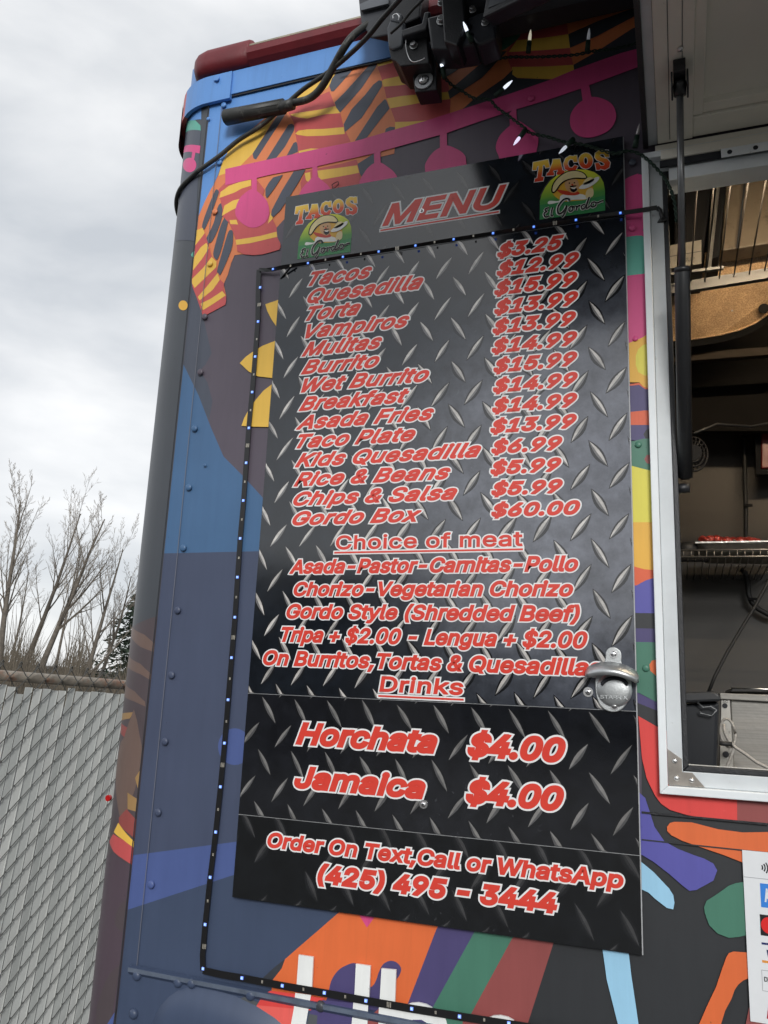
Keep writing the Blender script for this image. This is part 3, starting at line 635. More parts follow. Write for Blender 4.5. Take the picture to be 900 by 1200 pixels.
# header above the opening, hinge plate
b = MB(); b.box((FX + .04, -.010, FZ1 - .052), (XR - .1, .03, FZ1 - .030)); b.build('header_bar', ALU, wf, bevel=.001)
# ---- raised hatch, lying out over the counter
hatch = bpy.data.objects.new('service_hatch', None); COL.objects.link(hatch); hatch.location = (-.007, 0, 2.47); put(hatch, truck)
HC = simple('chalky_white_hatch_paint', (.80, .77, .68, 1), .5, var=.06, vscale=8, dirt=((.22, .20, .17, 1), 26, .66), bump=.12, bscale=60)
HP = simple('hatch_inner_sheet', (.78, .76, .68, 1), .42, var=.05, vscale=4, dirt=((.3, .28, .24, 1), 12, .7))
ZL = 2.466; LX = -.006; LY = -.60
b = MB(); b.box((LX, LY, ZL), (LX + .052, -.012, ZL + .03)); b.build('hatch_frame_side', HC, hatch, bevel=.0015)
b = MB(); b.box((LX + .0522, LY, ZL + .004), (LX + .066, -.060, ZL + .03)); b.build('hatch_frame_lip', HC, hatch, bevel=.001)
b = MB(); b.box((LX + .0522, -.058, ZL + .002), (XR - .1, -.012, ZL + .03)); b.build('hatch_frame_end', HC, hatch, bevel=.0015)
b = MB(); b.box((LX + .0662, -.080, ZL + .006), (XR - .1, -.060, ZL + .03)); b.build('hatch_frame_lip', HC, hatch, bevel=.001)
b = MB(); b.box((LX + .05, LY, ZL + .016), (XR - .1, -.05, ZL + .024)); b.build('hatch_panel', HP, hatch)
b = MB(); b.box((LX - .022, LY, ZL + .001), (LX - .0145, -.004, ZL + .030)); b.build('edge_seal', BLACKMETAL, hatch)
b = MB(); b.box((LX - .014, LY, ZL + .006), (LX - .0005, -.004, ZL + .030)); b.build('hatch_edge_strip', ALU2, hatch)
b = MB(); b.box((LX - .0225, LY - .01, ZL + .0302), (XR - .08, 0.004, ZL + .044)); b.build('hatch_outer_skin', PAL['slate'], hatch)
for i in range(2):
    b = MB(); b.box((LX + .018 + .018 * i, LY + .02, ZL - .0006), (LX + .0188 + .018 * i, -.02, ZL + .0004)); b.build('frame_groove', DARKGAP, hatch)
# hinge channel: stepped white sections between lid and header
b = MB(); b.box((LX - .004, -.0115, FZ1 - .004), (XR - .1, .003, ZL - .001)); b.box((LX + .004, -.018, FZ1 - .018), (XR - .1, -.0117, FZ1 - .002)); b.build('hinge_channel', HC, hatch, bevel=.001)
b = MB(); b.box((LX + .002, -.0155, FZ1 - .0295), (XR - .1, -.012, FZ1 - .0185)); b.build('hinge_gap', DARKGAP, hatch)
hp0 = hit(845, 182, 1, -.02)
b = MB(); b.box((hp0.x, -.0225, hp0.z - .0055), (hp0.x + .16, -.0205, hp0.z + .0095)); hpl = b.build('hinge_plate', ALU, hatch, bevel=.0008)
for k in range(3):
    b = MB(); b.disc((hp0.x + .012 + .036 * k, -.0226, hp0.z + .0015), (0, -1, 0), .0036, .0006, 14); b.build('bolt_hole', DARKGAP, hatch)
# ---- gas strut with its two brackets
gs = bpy.data.objects.new('gas_strut', None); COL.objects.link(gs); gs.location = hit(803, 575, 1, -.004); put(gs, truck)
sa = hit(803, 572, 1, .012); sb = hit(796.5, 96, 2, ZL - .022); sb = Vector((sb.x, sb.y, ZL - .022))
def along(v):   # point on the strut whose picture height is v
    lo, hi = 0, 1
    for _ in range(30):
        t = (lo + hi) / 2; q = sa.lerp(sb, t) - CAMP; k = RM @ Vector((q.x, -q.z, q.y))
        if k.y / k.z * FPX + 600 > v: lo = t
        else: hi = t
    return sa.lerp(sb, lo)
STRUT = simple('satin_black_strut', (.02, .021, .023, 1), .38, spec=.5)
ROD = simple('grey_strut_rod', (.16, .165, .17, 1), .3, .6)
b = MB(); b.tube([along(560), along(318), along(315)], [.0105, .0105, .0098], 20); b.tube([along(319), along(313)], .0112, 20); b.build('cylinder', STRUT, gs)
b = MB(); b.tube([along(314), along(105)], .0048, 14); b.build('rod', ROD, gs)
b = MB(); b.tube([along(112), along(100), along(84)], [.0085, .009, .0085], 14); b.build('rod_end', STRUT, gs)
b = MB(); e = sb; b.box((e.x - .008, e.y - .020, e.z + .002), (e.x + .008, e.y + .022, e.z + .0215)); b.box((e.x - .0115, e.y - .012, e.z - .016), (e.x - .009, e.y + .016, e.z + .010)); b.box((e.x + .009, e.y - .012, e.z - .016), (e.x + .0115, e.y + .016, e.z + .010)); b.build('upper_bracket', BLACKMETAL, gs, bevel=.0015)
b = MB(); q = hit(797, 57, 2, ZL - .001); b.disc((q.x, q.y, ZL - .0015), (0, 0, -1), .0040, 0, 12, 0, dome=.003); b.build('screw', SCREW, gs)
b = MB(); b.tube([along(562), along(548)], .0065, 10); b.tube([sa + Vector((-.014, .002, 0)), sa + Vector((.006, 0, 0))], .0075, 12); b.build('lower_joint', BLACKMETAL, gs)
b = MB(); b.box((sa.x - .016, .0, sa.z - .03), (sa.x - .0145, .03, sa.z + .03)); b.build('lower_bracket', STEEL, gs, bevel=.0006)
for dz in (.02, -.012):
    b = MB(); b.disc((sa.x - .0144, .008, sa.z + dz), (1, -.3, 0), .0035, 0, 10, 0, dome=.0025); b.build('screw', SCREW, gs)

# =================================================================== INTERIOR
def quad(name, pts, y, mat, th=.01, parent=truck, bev=0):
    b = MB(); b.prism([hit(u, v, 1, y) for u, v in pts], Vector((0, th, 0))); return b.build(name, mat, parent, bevel=bev)
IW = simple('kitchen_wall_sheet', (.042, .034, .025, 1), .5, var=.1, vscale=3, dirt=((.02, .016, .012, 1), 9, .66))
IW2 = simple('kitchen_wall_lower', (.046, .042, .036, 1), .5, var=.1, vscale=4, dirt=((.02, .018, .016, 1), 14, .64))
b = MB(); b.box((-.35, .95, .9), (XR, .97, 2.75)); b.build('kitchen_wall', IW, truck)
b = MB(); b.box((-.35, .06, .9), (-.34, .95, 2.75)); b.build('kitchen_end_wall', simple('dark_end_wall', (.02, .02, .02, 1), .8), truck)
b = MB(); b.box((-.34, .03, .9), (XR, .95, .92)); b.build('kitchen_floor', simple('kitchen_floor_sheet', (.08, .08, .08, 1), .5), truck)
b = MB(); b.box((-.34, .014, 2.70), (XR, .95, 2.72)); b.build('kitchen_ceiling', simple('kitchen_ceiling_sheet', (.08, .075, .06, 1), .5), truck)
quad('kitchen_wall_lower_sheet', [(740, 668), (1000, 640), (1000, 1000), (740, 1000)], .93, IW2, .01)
# lit hood: speckled tan sheet, curved lower edge, round vent hole
m, nt_, p_ = new_mat('speckled_tan_hood'); nn = noise(nt_, 420, 3, .6); n2 = noise(nt_, 14, 5, .6)
r1 = ramp(nt_, nn.outputs[0], (.36, (.34, .20, .095)), (.64, (.62, .43, .25))); r2 = ramp(nt_, n2.outputs[0], (.3, (.6, .6, .6)), (.7, (1.2, 1.2, 1.2)))
nt_.links.new(mixc(nt_, r1.outputs[0], r2.outputs[0], 1.0, 'MULTIPLY'), p_.inputs['Base Color']); p_.inputs['Roughness'].default_value = .45; p_.inputs['Metallic'].default_value = .2
HOODM = m
hood = bpy.data.objects.new('extractor_hood', None); COL.objects.link(hood); hood.location = hit(840, 380, 1, .55); put(hood, truck)
b = MB(); top = [(770, 322), (1010, 290)]; A_ = [hit(u, v, 1, .62) for u, v in ((760, 326), (1010, 283))]
low = [(760, 402), (787, 399), (815, 397), (845, 392), (868, 386), (884, 379), (897, 370), (910, 358), (1010, 345)]
b.add([hit(760, 306, 1, .50), hit(1010, 268, 1, .50)] + [hit(u, v, 1, .60) for u, v in reversed(low)], [tuple(range(len(low) + 2))])
b.build('hood_sheet', HOODM, hood)
b = MB(); vs = [hit(u, v, 1, .601) for u, v in low]; b.add(vs + [q + Vector((0, .0, -.018)) for q in vs], [(i, i + 1, len(vs) + i + 1, len(vs) + i) for i in range(len(vs) - 1)]); b.build('hood_edge', simple('hood_dark_edge', (.006, .006, .006, 1), .8, spec=.1), hood)
b = MB(); b.tube([hit(*q, 1, .598) for q in low], .0024, 6); b.build('hood_rim', HOODM, hood)
b = MB(); b.disc(hit(895, 362, 1, .572), (0, -1, 0), .0105, .004, 18); b.build('vent_hole', simple('vent_hole_dark', (.003, .003, .003, 1), .9), hood)
b = MB(); b.disc(hit(858, 364, 1, .572), (0, -1, 0), .0022, 0, 8, 0, dome=.0015); b.build('screw', SCREW, hood)
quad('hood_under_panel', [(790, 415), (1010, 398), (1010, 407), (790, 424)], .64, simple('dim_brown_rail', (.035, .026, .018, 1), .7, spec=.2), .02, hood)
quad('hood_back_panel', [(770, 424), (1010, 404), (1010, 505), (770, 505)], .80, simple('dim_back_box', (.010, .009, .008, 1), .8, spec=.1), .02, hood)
# lamp fixture inside that lights the hood sheet
lampfix = bpy.data.objects.new('cooking_lamp', None); COL.objects.link(lampfix); lampfix.location = (.40, .06, 2.49); put(lampfix, truck)
b = MB(); b.box((.05, .04, 2.486), (.75, .08, 2.50)); b.build('lamp_housing', STEEL, lampfix)
b = MB(); b.tube([(.06, .06, 2.478), (.74, .06, 2.478)], .006, 10); b.build('lamp_tube', simple('warm_lamp_tube', (1, 1, 1, 1), .5, emit=(1, .78, .52, 1), estr=95), lampfix)
# wire rack hung in the window with its front rail
rack = thing('hanging_rack', 'grey wire rack hung across the top of the serving window', 'rack', hit(850, 320, 1, .30))
RG = simple('grey_rack_bar', (.085, .084, .080, 1), .45, var=.15, vscale=40)
b = MB(); a0, a1 = hit(784, 340, 1, .26), hit(1010, 304, 1, .26); b.beam(a0, a1, .0195, .012); b.build('front_rail', RG, rack)
b = MB(); a0, a1 = hit(784, 354, 1, .27), hit(900, 336, 1, .27)
b.beam(hit(784, 322, 1, .262), hit(848, 314, 1, .262), .005, .008); b.build('upper_rail', RG, rack)
zr = hit(850, 322, 1, .26).z
RW = simple('thin_rack_wire', (.045, .04, .035, 1), .5, .2)
for (u0, v0, u1, v1) in ((809, 329, 816.7, 225), (826, 328, 836.7, 218), (843, 324, 856.7, 215), (860, 321.7, 878, 211), (878, 319, 899, 207), (896, 315, 921, 203), (913, 312, 943, 199), (793, 331, 798, 229)):
    b = MB(); A_ = hit(u0, v0 + 2, 1, .252); B_ = hit(u1, v1 - 4, 1, .10); b.tube([A_, B_], .0014, 6); b.build('wire', RW, rack)
# things stacked above the rack
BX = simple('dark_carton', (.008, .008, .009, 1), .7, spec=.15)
def crate(name, label, cat, pts, y, mat, th=.12, group=None, bev=.003):
    b = MB(); P = [hit(u, v, 1, y) for u, v in pts]; b.prism(P, Vector((0, th, 0))); return tag(b.build(name, mat, None, bevel=bev), label, cat, group)
crate('dark_case', 'tall dark case standing behind the wires at the top left of the window', 'case', [(790, 222), (834, 215), (822, 312), (790, 316)], .40, BX)
crate('dark_case', 'narrow black case right of the tall dark case, behind the grey upright', 'case', [(841, 216), (851, 214), (843, 300), (828, 306)], .42, BX)
b = MB(); b.beam(hit(842, 216, 1, .38), hit(831, 318, 1, .38), .006, .006, Vector((0, 1, 0))); b.build('upright', RG, rack)
TP = simple('grease_stained_beige_panel', (.13, .105, .075, 1), .5, var=.1, vscale=8, dirt=((.05, .038, .026, 1), 24, .56))
tagp = crate('beige_cabinet', 'grease stained beige cabinet side seen through the rack wires', 'cabinet', [(852, 206), (1010, 178), (1010, 268), (845, 294)], .44, TP, .05)
b = MB(); b.beam(hit(874, 204, 1, .436), hit(864, 291, 1, .436), .0015, .004, Vector((0, 1, 0))); o_ = b.build('panel_joint', DARKGAP, tagp)
# labelled carton
ct = crate('carton', 'pale carton with black print on the rack beside the strut', 'carton', [(783, 288), (822, 281), (822, 309), (783, 315)], .33, simple('pale_carton', (.13, .12, .10, 1), .6), .1, bev=0)
def wall_text(txt, u0, u1, v, capv, y, mat, parent, name='lettering', bold=0.0, shear=0.0, flat=.1, space=1.0):
    A_, B_ = hit(u0, v, 1, y), hit(u1, v, 1, y); c_ = (hit(u0, v - capv, 1, y).z - A_.z)
    return curve_fill(name, fit_text(txt, A_.x, B_.x, A_.z, c_, shear, bold, space), bold, y, flat, mat, parent)
INK = simple('black_ink', (.015, .015, .015, 1), .5)
wall_text('CUP', 801, 814, 307, 4.6, .329, INK, ct)
b = MB(); b.prism([hit(u, v, 1, .3295) for u, v in ((784, 300.5), (822, 294), (822, 294.6), (784, 301.2))], Vector((0, -.0004, 0))); b.build('carton_fold', INK, ct)
# red fire-bell like box, wall conduit, coiled object
crate('red_box', 'dark red box mounted on the kitchen wall at the right edge', 'box', [(892, 502), (960, 494), (960, 546), (892, 549)], .85, simple('dark_red_enamel', (.16, .015, .012, 1), .35), .08)
b = MB(); b.prism([hit(u, v, 1, .855) for u, v in ((885, 496), (966, 488), (966, 554), (886, 556))], Vector((0, .02, 0))); tag(b.build('box_frame', BX), 'black mounting frame behind the dark red box', 'frame')
cd = thing('wall_conduit', 'black ribbed conduit clipped down the kitchen wall to the wire shelf', 'conduit', hit(875, 520, 1, .9))
b = MB(); P = [hit(872, 505, 1, .90), hit(873, 560, 1, .90), hit(874, 600, 1, .90), hit(874, 632, 1, .90)]
pts = []
for i in range(70):
    t = i / 69 * 3; k = min(int(t), 2); pts.append(P[k].lerp(P[k + 1], t - k))
b.tube(pts, [.0055 if i % 2 else .0046 for i in range(70)], 8); b.build('conduit', RUBBER, cd)
for u, v in ((877, 592.5), (873, 512)):
    b = MB(); q = hit(u, v, 1, .893); b.box((q.x - .009, q.y - .006, q.z - .003), (q.x + .009, q.y, q.z + .003)); b.build('clip', BX, cd)
cd2 = thing('wall_hose', 'black hose bending down the lower kitchen wall below the wire shelf', 'hose', hit(878, 690, 1, .9))
b = MB(); b.tube([hit(*q, 1, .9) for q in ((868, 667), (873, 671), (876, 680), (877, 696), (881, 706), (889, 714), (900, 720), (920, 724))], .0062, 10); b.build('hose', RUBBER, cd2)
b = MB(); q = hit(882, 702, 1, .89); b.box((q.x - .011, q.y - .004, q.z - .003), (q.x + .009, q.y, q.z + .003)); b.build('clip', BX, cd2)
b = MB(); b.tube([hit(*q, 1, .70) for q in ((905, 672), (896, 690), (884, 712), (868, 738), (852, 765), (838, 792), (830, 812))], .0035, 8); tag(b.build('black_lead', RUBBER), 'thin black cord slanting down inside the window to the dark bin', 'cord')
COILM = simple('dark_coil_finish', (.008, .008, .009, 1), .6, spec=.2)
coils = thing('dark_coils', 'small dark round fan inside the window beside the foot of the strut', 'coils', hit(815, 535, 1, .4))  # stands for a dark coiled object, built as rings round a core
fc = hit(812, 532, 1, .40)
for r_ in (.040, .031, .022):
    b = MB(); b.tube([fc + Vector((math.cos(a) * r_ * .65, math.sin(a) * .02, math.sin(a) * r_)) for a in [2 * math.pi * i / 28 for i in range(29)]], .0022, 6, cap=False); b.build('coil_ring', COILM, coils)
for k in range(10):
    a = math.pi * k / 10; v_ = Vector((math.cos(a) * .026, math.sin(a) * .017, math.sin(a) * .040)); b = MB(); b.tube([fc - v_, fc + v_], .0015, 5); b.build('coil_wire', COILM, coils)
b = MB(); b.disc(fc + Vector((0, .01, 0)), (0, -1, 0), .016, .02, 18); b.build('coil_core', COILM, coils)
b = MB(); b.tube([hit(813, 508, 1, .45), hit(840, 497, 1, .5), hit(880, 500, 1, .6), hit(920, 492, 1, .6)], .003, 6); tag(b.build('wire_run', RUBBER), 'dark wires strung under the hood above the dark fan', 'wire')
# wire shelf with a foil tray of meat
sh = thing('wire_shelf', 'chrome wire shelf across the middle of the kitchen wall', 'shelf', hit(850, 650, 1, .75))
WS = simple('dull_chrome_wire', (.30, .28, .25, 1), .35, .7)
def wire(a, c, r=.0018, par=sh, mat=WS, nm='wire'): b = MB(); b.tube([a, c], r, 6); return b.build(nm, mat, par)
for v in (0, 8): wire(hit(780, 645 + v, 1, .66), hit(1000, 643 + v, 1, .66), .0022, nm='front_rail')
for k in range(17): wire(hit(792 + 9 * k, 645, 1, .66), hit(792 + 9 * k, 653, 1, .66), .0012)
for k in range(16):
    A_ = hit(797 + 9 * k, 653, 1, .662); wire(A_, A_ + Vector((0, .27, -.008)), .0012)
wire(hit(780, 656, 1, .70), hit(830, 656, 1, .70), .005, mat=BX, nm='front_rail')
FOIL = simple('foil_tray', (.55, .54, .50, 1), .3, .8, var=.15, vscale=80, bump=.6, bscale=70)
tr = thing('foil_tray', 'foil tray of red sauced meat resting on the wire shelf', 'tray', hit(855, 640, 1, .72))
b = MB(); a0 = hit(818, 636, 1, .70); a1 = hit(930, 636, 1, .70); b.prism([a0, a1, a1 + Vector((-.02, .02, -.018)), a0 + Vector((.02, .02, -.018))], Vector((0, .16, 0))); b.build('tray', FOIL, tr, bevel=.003)
b = MB(); b.box((a0.x - .006, .695, a0.z - .002), (a1.x + .006, .87, a0.z + .0012)); b.build('tray_rim', FOIL, tr)
MEAT = simple('sauced_red_meat', (.30, .035, .025, 1), .35, var=.5, vscale=120, bump=.8, bscale=90, spec=.6)
for k in range(34):
    t = random.random(); u = 822 + 70 * t; q = hit(u, 634 - (4.5 if u < 842 else 0) * random.random(), 1, .71 + .06 * random.random()); b = MB()
    b.disc(q, (random.uniform(-.3, .3), -.6, 1), random.uniform(.006, .012), 0, 7, 0, dome=random.uniform(.005, .010)); b.build('meat', MEAT, tr)
b = MB(); b.add([hit(846, 636, 1, .695), hit(866, 635, 1, .695), hit(872, 629.5, 1, .75), hit(850, 631, 1, .75)], [(0, 1, 2, 3)]); b.build('foil_sheet', FOIL, tr)
b = MB(); b.disc(hit(806, 643, 1, .72), (0, -.3, 1), .022, 0, 16, 0, dome=.016); tag(b.build('dark_bag', RUBBER), 'small dark bag slumped at the left end of the wire shelf', 'bag')
# dark bin, steel cabinet, cable coil
bn = thing('dark_bin', 'black plastic bin inside the lower left corner of the window', 'bin', hit(822, 900, 1, .25))
BINM = simple('black_plastic_bin', (.012, .014, .018, 1), .35)
quad('bin_body', [(795, 825), (843, 822), (840, 915), (795, 915)], .22, BINM, .2, bn, .006)
quad('bin_rim', [(793, 812), (838, 810), (844, 815), (845, 822), (793, 824)], .205, simple('bin_rim_plastic', (.03, .032, .035, 1), .4), .23, bn, .004)
b = MB(); b.tube([hit(*q, 1, .21) for q in ((816, 822), (824, 829), (833, 828), (840, 832), (834, 839), (821, 836), (820, 833))], .0014, 6); b.build('bag_tie', ROD, bn)
cb_ = thing('steel_cabinet', 'brushed steel cabinet with a folded top edge inside the window', 'cabinet', hit(872, 860, 1, .3))
BR = simple('brushed_steel', (.27, .26, .24, 1), .4, .55, var=.14, vscale=30, stretch=(.2, 1, 14), bump=.1, bscale=120)
quad('front_panel', [(856, 819), (1010, 830), (1010, 940), (860, 922)], .30, BR, .3, cb_, .002)
quad('top_edge', [(843, 812), (1010, 818), (1010, 829), (844, 819.5)], .292, BR, .3, cb_, .0015)
quad('side_post', [(845, 820.5), (855.5, 820.5), (860, 905), (843, 905)], .295, simple('pale_steel_post', (.42, .41, .38, 1), .4, .4, dirt=((.1, .09, .08, 1), 50, .6)), .02, cb_, .001)
for u, v, r_ in ((849.5, 827, .0042), (850.5, 884, .005)):
    b = MB(); b.disc(hit(u, v, 1, .2945), (0, -1, 0), r_, .001, 14); b.build('slot_hole', DARKGAP, cb_)
wall_text('5C', 847, 853, 823.5, 3, .2942, INK, cb_)
quad('griddle_plate', [(858, 806), (1010, 808), (1010, 813), (855, 811)], .33, simple('dark_griddle', (.02, .02, .02, 1), .3), .2, cb_, .002)
b = MB(); b.tube([hit(*q, 1, .28) for q in ((856, 806.5), (930, 808.5))], .0014, 6); b.build('griddle_edge', SCREW, cb_)
quad('base_ledge', [(840, 900), (1010, 906), (1010, 925), (840, 915)], .27, BR, .05, cb_)
co = thing('cable_coil', 'grey cable looped in front of the steel cabinet', 'cable', hit(862, 860, 1, .25))
GW = simple('grey_braided_cable', (.36, .34, .31, 1), .5, var=.3, vscale=300)
lp = ellipse(853, 859, 8.5, 16.5, 24); P = [hit(u + (v - 859) * .12, v, 1, .26 - .0006 * i) for i, (u, v) in enumerate(lp)]
b = MB(); b.tube(P + [P[0]], .0021, 8); b.build('loop', GW, co)
b = MB(); b.tube([hit(*q, 1, .25) for q in ((848, 848), (849, 858), (854, 868), (862, 876), (874, 884), (886, 893), (904, 902), (930, 908))], .0026, 8); b.build('cable', GW, co)
b = MB(); b.tube([hit(*q, 1, .252) for q in ((861, 874), (857, 886), (852, 898), (850, 906))], .0022, 8); b.build('cable', GW, co)
b = MB(); b.tube([hit(*q, 1, .24) for q in ((843, 871), (848, 871.5), (858, 872))], .0036, 8); tag(b.build('short_pipe', RUBBER), 'short black pipe stub between the dark bin and steel cabinet', 'pipe')
# =================================================================== MENU BOARD
YB = -.0105                                       # front face of the board
q = {k: hit(*v, 1, YB) for k, v in dict(tl=(334, 233), tr=(731, 157.5), br=(753.5, 1120.5), bl=(272.6, 1050.5)).items()}
BX0 = (q['tl'].x + q['bl'].x) / 2; BX1 = (q['tr'].x + q['br'].x) / 2; BZ1 = (q['tl'].z + q['tr'].z) / 2; BZ0 = (q['bl'].z + q['br'].z) / 2
ZS = [BZ1, hit(420, 299.5, 1, YB).z, (hit(292, 812.5, 1, YB).z + hit(740, 833, 1, YB).z) / 2, (hit(293, 957, 1, YB).z + hit(745.6, 1000.6, 1, YB).z) / 2, BZ0]
board = thing('menu_board', 'tall glossy black diamond plate menu board with red lettering', 'menu board', ((BX0 + BX1) / 2, YB, BZ0))
b = MB(); b.box((BX0, -.0045, BZ0), (BX1, YB + .0012, BZ1)); b.build('backing', simple('white_plastic_core', (.42, .43, .44, 1), .45), board)
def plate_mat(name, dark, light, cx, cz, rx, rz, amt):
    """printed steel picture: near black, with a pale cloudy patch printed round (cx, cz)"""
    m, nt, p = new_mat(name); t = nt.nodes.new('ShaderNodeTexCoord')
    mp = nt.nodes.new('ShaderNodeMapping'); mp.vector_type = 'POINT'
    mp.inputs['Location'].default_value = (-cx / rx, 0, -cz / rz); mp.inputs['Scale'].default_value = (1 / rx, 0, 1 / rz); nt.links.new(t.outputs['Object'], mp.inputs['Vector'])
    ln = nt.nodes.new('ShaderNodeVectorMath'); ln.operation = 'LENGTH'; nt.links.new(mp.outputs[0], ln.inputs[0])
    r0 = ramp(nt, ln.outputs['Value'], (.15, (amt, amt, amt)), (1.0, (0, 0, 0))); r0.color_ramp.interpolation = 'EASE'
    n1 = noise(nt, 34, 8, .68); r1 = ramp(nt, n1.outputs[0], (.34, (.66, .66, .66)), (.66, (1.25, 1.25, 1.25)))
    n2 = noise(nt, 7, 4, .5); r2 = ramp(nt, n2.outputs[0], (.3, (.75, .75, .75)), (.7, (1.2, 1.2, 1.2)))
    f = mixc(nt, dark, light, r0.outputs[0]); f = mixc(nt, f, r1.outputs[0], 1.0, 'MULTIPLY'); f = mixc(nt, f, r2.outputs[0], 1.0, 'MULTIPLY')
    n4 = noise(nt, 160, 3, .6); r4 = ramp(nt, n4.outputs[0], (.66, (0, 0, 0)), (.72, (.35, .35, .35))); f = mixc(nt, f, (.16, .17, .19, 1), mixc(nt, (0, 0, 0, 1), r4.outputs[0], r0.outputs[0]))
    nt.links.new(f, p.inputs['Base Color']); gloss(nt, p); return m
def gloss(nt, p, rough=.085, ior=1.8):
    nr = noise(nt, 6, 7, .65); rr = ramp(nt, nr.outputs[0], (.35, (rough * .7,) * 3), (.75, (rough * 1.9,) * 3)); nt.links.new(rr.outputs[0], p.inputs['Roughness'])
    p.inputs['Specular IOR Level'].default_value = .5; p.inputs['IOR'].default_value = ior
    b1 = nt.nodes.new('ShaderNodeBump'); b1.inputs['Strength'].default_value = .35; b1.inputs['Distance'].default_value = .0012
    n = noise(nt, 9, 2, .4); nt.links.new(n.outputs[0], b1.inputs['Height'])
    b2 = nt.nodes.new('ShaderNodeBump'); b2.inputs['Strength'].default_value = .10; b2.inputs['Distance'].default_value = .0002
    n2 = noise(nt, 900, 2, .5); nt.links.new(n2.outputs[0], b2.inputs['Height']); nt.links.new(b1.outputs[0], b2.inputs['Normal']); nt.links.new(b2.outputs[0], p.inputs['Normal'])
def printed(name, color, var=.08):
    m = simple(name, color, .3, var=var, vscale=40); tr_ = 'tread' in name; gloss(m.node_tree, m.node_tree.nodes['Principled BSDF'], .085 if tr_ else .16, 1.8 if tr_ else 1.5); return m
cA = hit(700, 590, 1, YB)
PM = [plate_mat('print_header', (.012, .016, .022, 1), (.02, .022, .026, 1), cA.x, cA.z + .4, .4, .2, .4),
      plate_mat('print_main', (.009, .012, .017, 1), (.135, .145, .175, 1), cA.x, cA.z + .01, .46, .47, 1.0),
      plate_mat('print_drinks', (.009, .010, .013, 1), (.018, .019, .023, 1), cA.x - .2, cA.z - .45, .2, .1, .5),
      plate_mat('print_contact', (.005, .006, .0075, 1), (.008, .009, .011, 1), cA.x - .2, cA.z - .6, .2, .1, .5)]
INSET = .0012
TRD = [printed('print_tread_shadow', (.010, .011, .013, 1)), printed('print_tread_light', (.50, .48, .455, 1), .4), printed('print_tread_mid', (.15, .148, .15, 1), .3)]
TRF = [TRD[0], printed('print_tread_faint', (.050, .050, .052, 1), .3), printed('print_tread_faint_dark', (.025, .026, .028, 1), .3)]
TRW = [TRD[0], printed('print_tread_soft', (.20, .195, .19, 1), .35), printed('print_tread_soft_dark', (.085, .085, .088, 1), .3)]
random.seed(11)
pan = []
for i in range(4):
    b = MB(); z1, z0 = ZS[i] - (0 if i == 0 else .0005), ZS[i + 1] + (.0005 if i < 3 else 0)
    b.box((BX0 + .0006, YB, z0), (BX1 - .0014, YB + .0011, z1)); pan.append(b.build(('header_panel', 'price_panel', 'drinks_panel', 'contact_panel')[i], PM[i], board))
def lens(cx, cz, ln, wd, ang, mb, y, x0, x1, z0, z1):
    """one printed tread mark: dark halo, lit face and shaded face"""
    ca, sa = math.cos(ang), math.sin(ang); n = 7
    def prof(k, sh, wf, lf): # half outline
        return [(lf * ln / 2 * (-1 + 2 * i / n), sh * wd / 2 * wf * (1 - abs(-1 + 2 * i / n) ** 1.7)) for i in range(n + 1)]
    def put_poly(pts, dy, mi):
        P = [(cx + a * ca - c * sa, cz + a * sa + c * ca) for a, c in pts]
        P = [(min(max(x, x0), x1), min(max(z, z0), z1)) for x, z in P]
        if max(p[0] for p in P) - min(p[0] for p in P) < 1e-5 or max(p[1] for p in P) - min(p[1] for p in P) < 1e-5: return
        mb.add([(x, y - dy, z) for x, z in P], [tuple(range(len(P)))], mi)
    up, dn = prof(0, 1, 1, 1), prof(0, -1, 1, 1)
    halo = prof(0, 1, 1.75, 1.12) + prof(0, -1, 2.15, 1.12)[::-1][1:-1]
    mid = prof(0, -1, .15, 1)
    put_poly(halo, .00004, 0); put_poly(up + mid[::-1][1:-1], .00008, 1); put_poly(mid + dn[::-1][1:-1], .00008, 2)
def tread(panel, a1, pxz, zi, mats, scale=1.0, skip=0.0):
    z1, z0 = ZS[zi] - .001, ZS[zi + 1] + .001; mb = MB(); A0 = hit(*a1, 1, YB); px_, pz_ = pxz
    for i in range(-20, 6):
        for j in range(-14, 15):
            for kind in (0, 1):
                x = A0.x + (i + .5 * kind) * px_; z = A0.z + (j + .5 * kind) * pz_
                if not (BX0 - .02 < x < BX1 + .02 and z0 - .03 < z < z1 + .03): continue
                if random.random() < skip: continue
                x += random.uniform(-.0012, .0012); z += random.uniform(-.0012, .0012)
                ang = math.radians(-58 + random.uniform(-3, 3)) if kind else math.radians(55 + random.uniform(-3, 3))
                lens(x, z, .047 * scale * random.uniform(.92, 1.05), .0078 * scale * random.uniform(.85, 1.1), ang, mb, YB, BX0 + .0014, BX1 - .0022, z0, z1)
    mb.build('tread_print', mats, panel, kind='stuff')
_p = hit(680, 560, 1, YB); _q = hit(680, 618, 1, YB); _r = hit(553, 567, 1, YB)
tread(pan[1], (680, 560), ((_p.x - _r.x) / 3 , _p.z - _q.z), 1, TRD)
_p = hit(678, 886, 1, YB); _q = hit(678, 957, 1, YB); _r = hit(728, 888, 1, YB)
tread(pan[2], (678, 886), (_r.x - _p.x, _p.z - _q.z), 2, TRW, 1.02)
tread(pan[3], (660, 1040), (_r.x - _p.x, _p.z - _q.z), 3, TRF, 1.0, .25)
tread(pan[0], (560, 232), (.058, .08), 0, TRF, 1.0, .1)
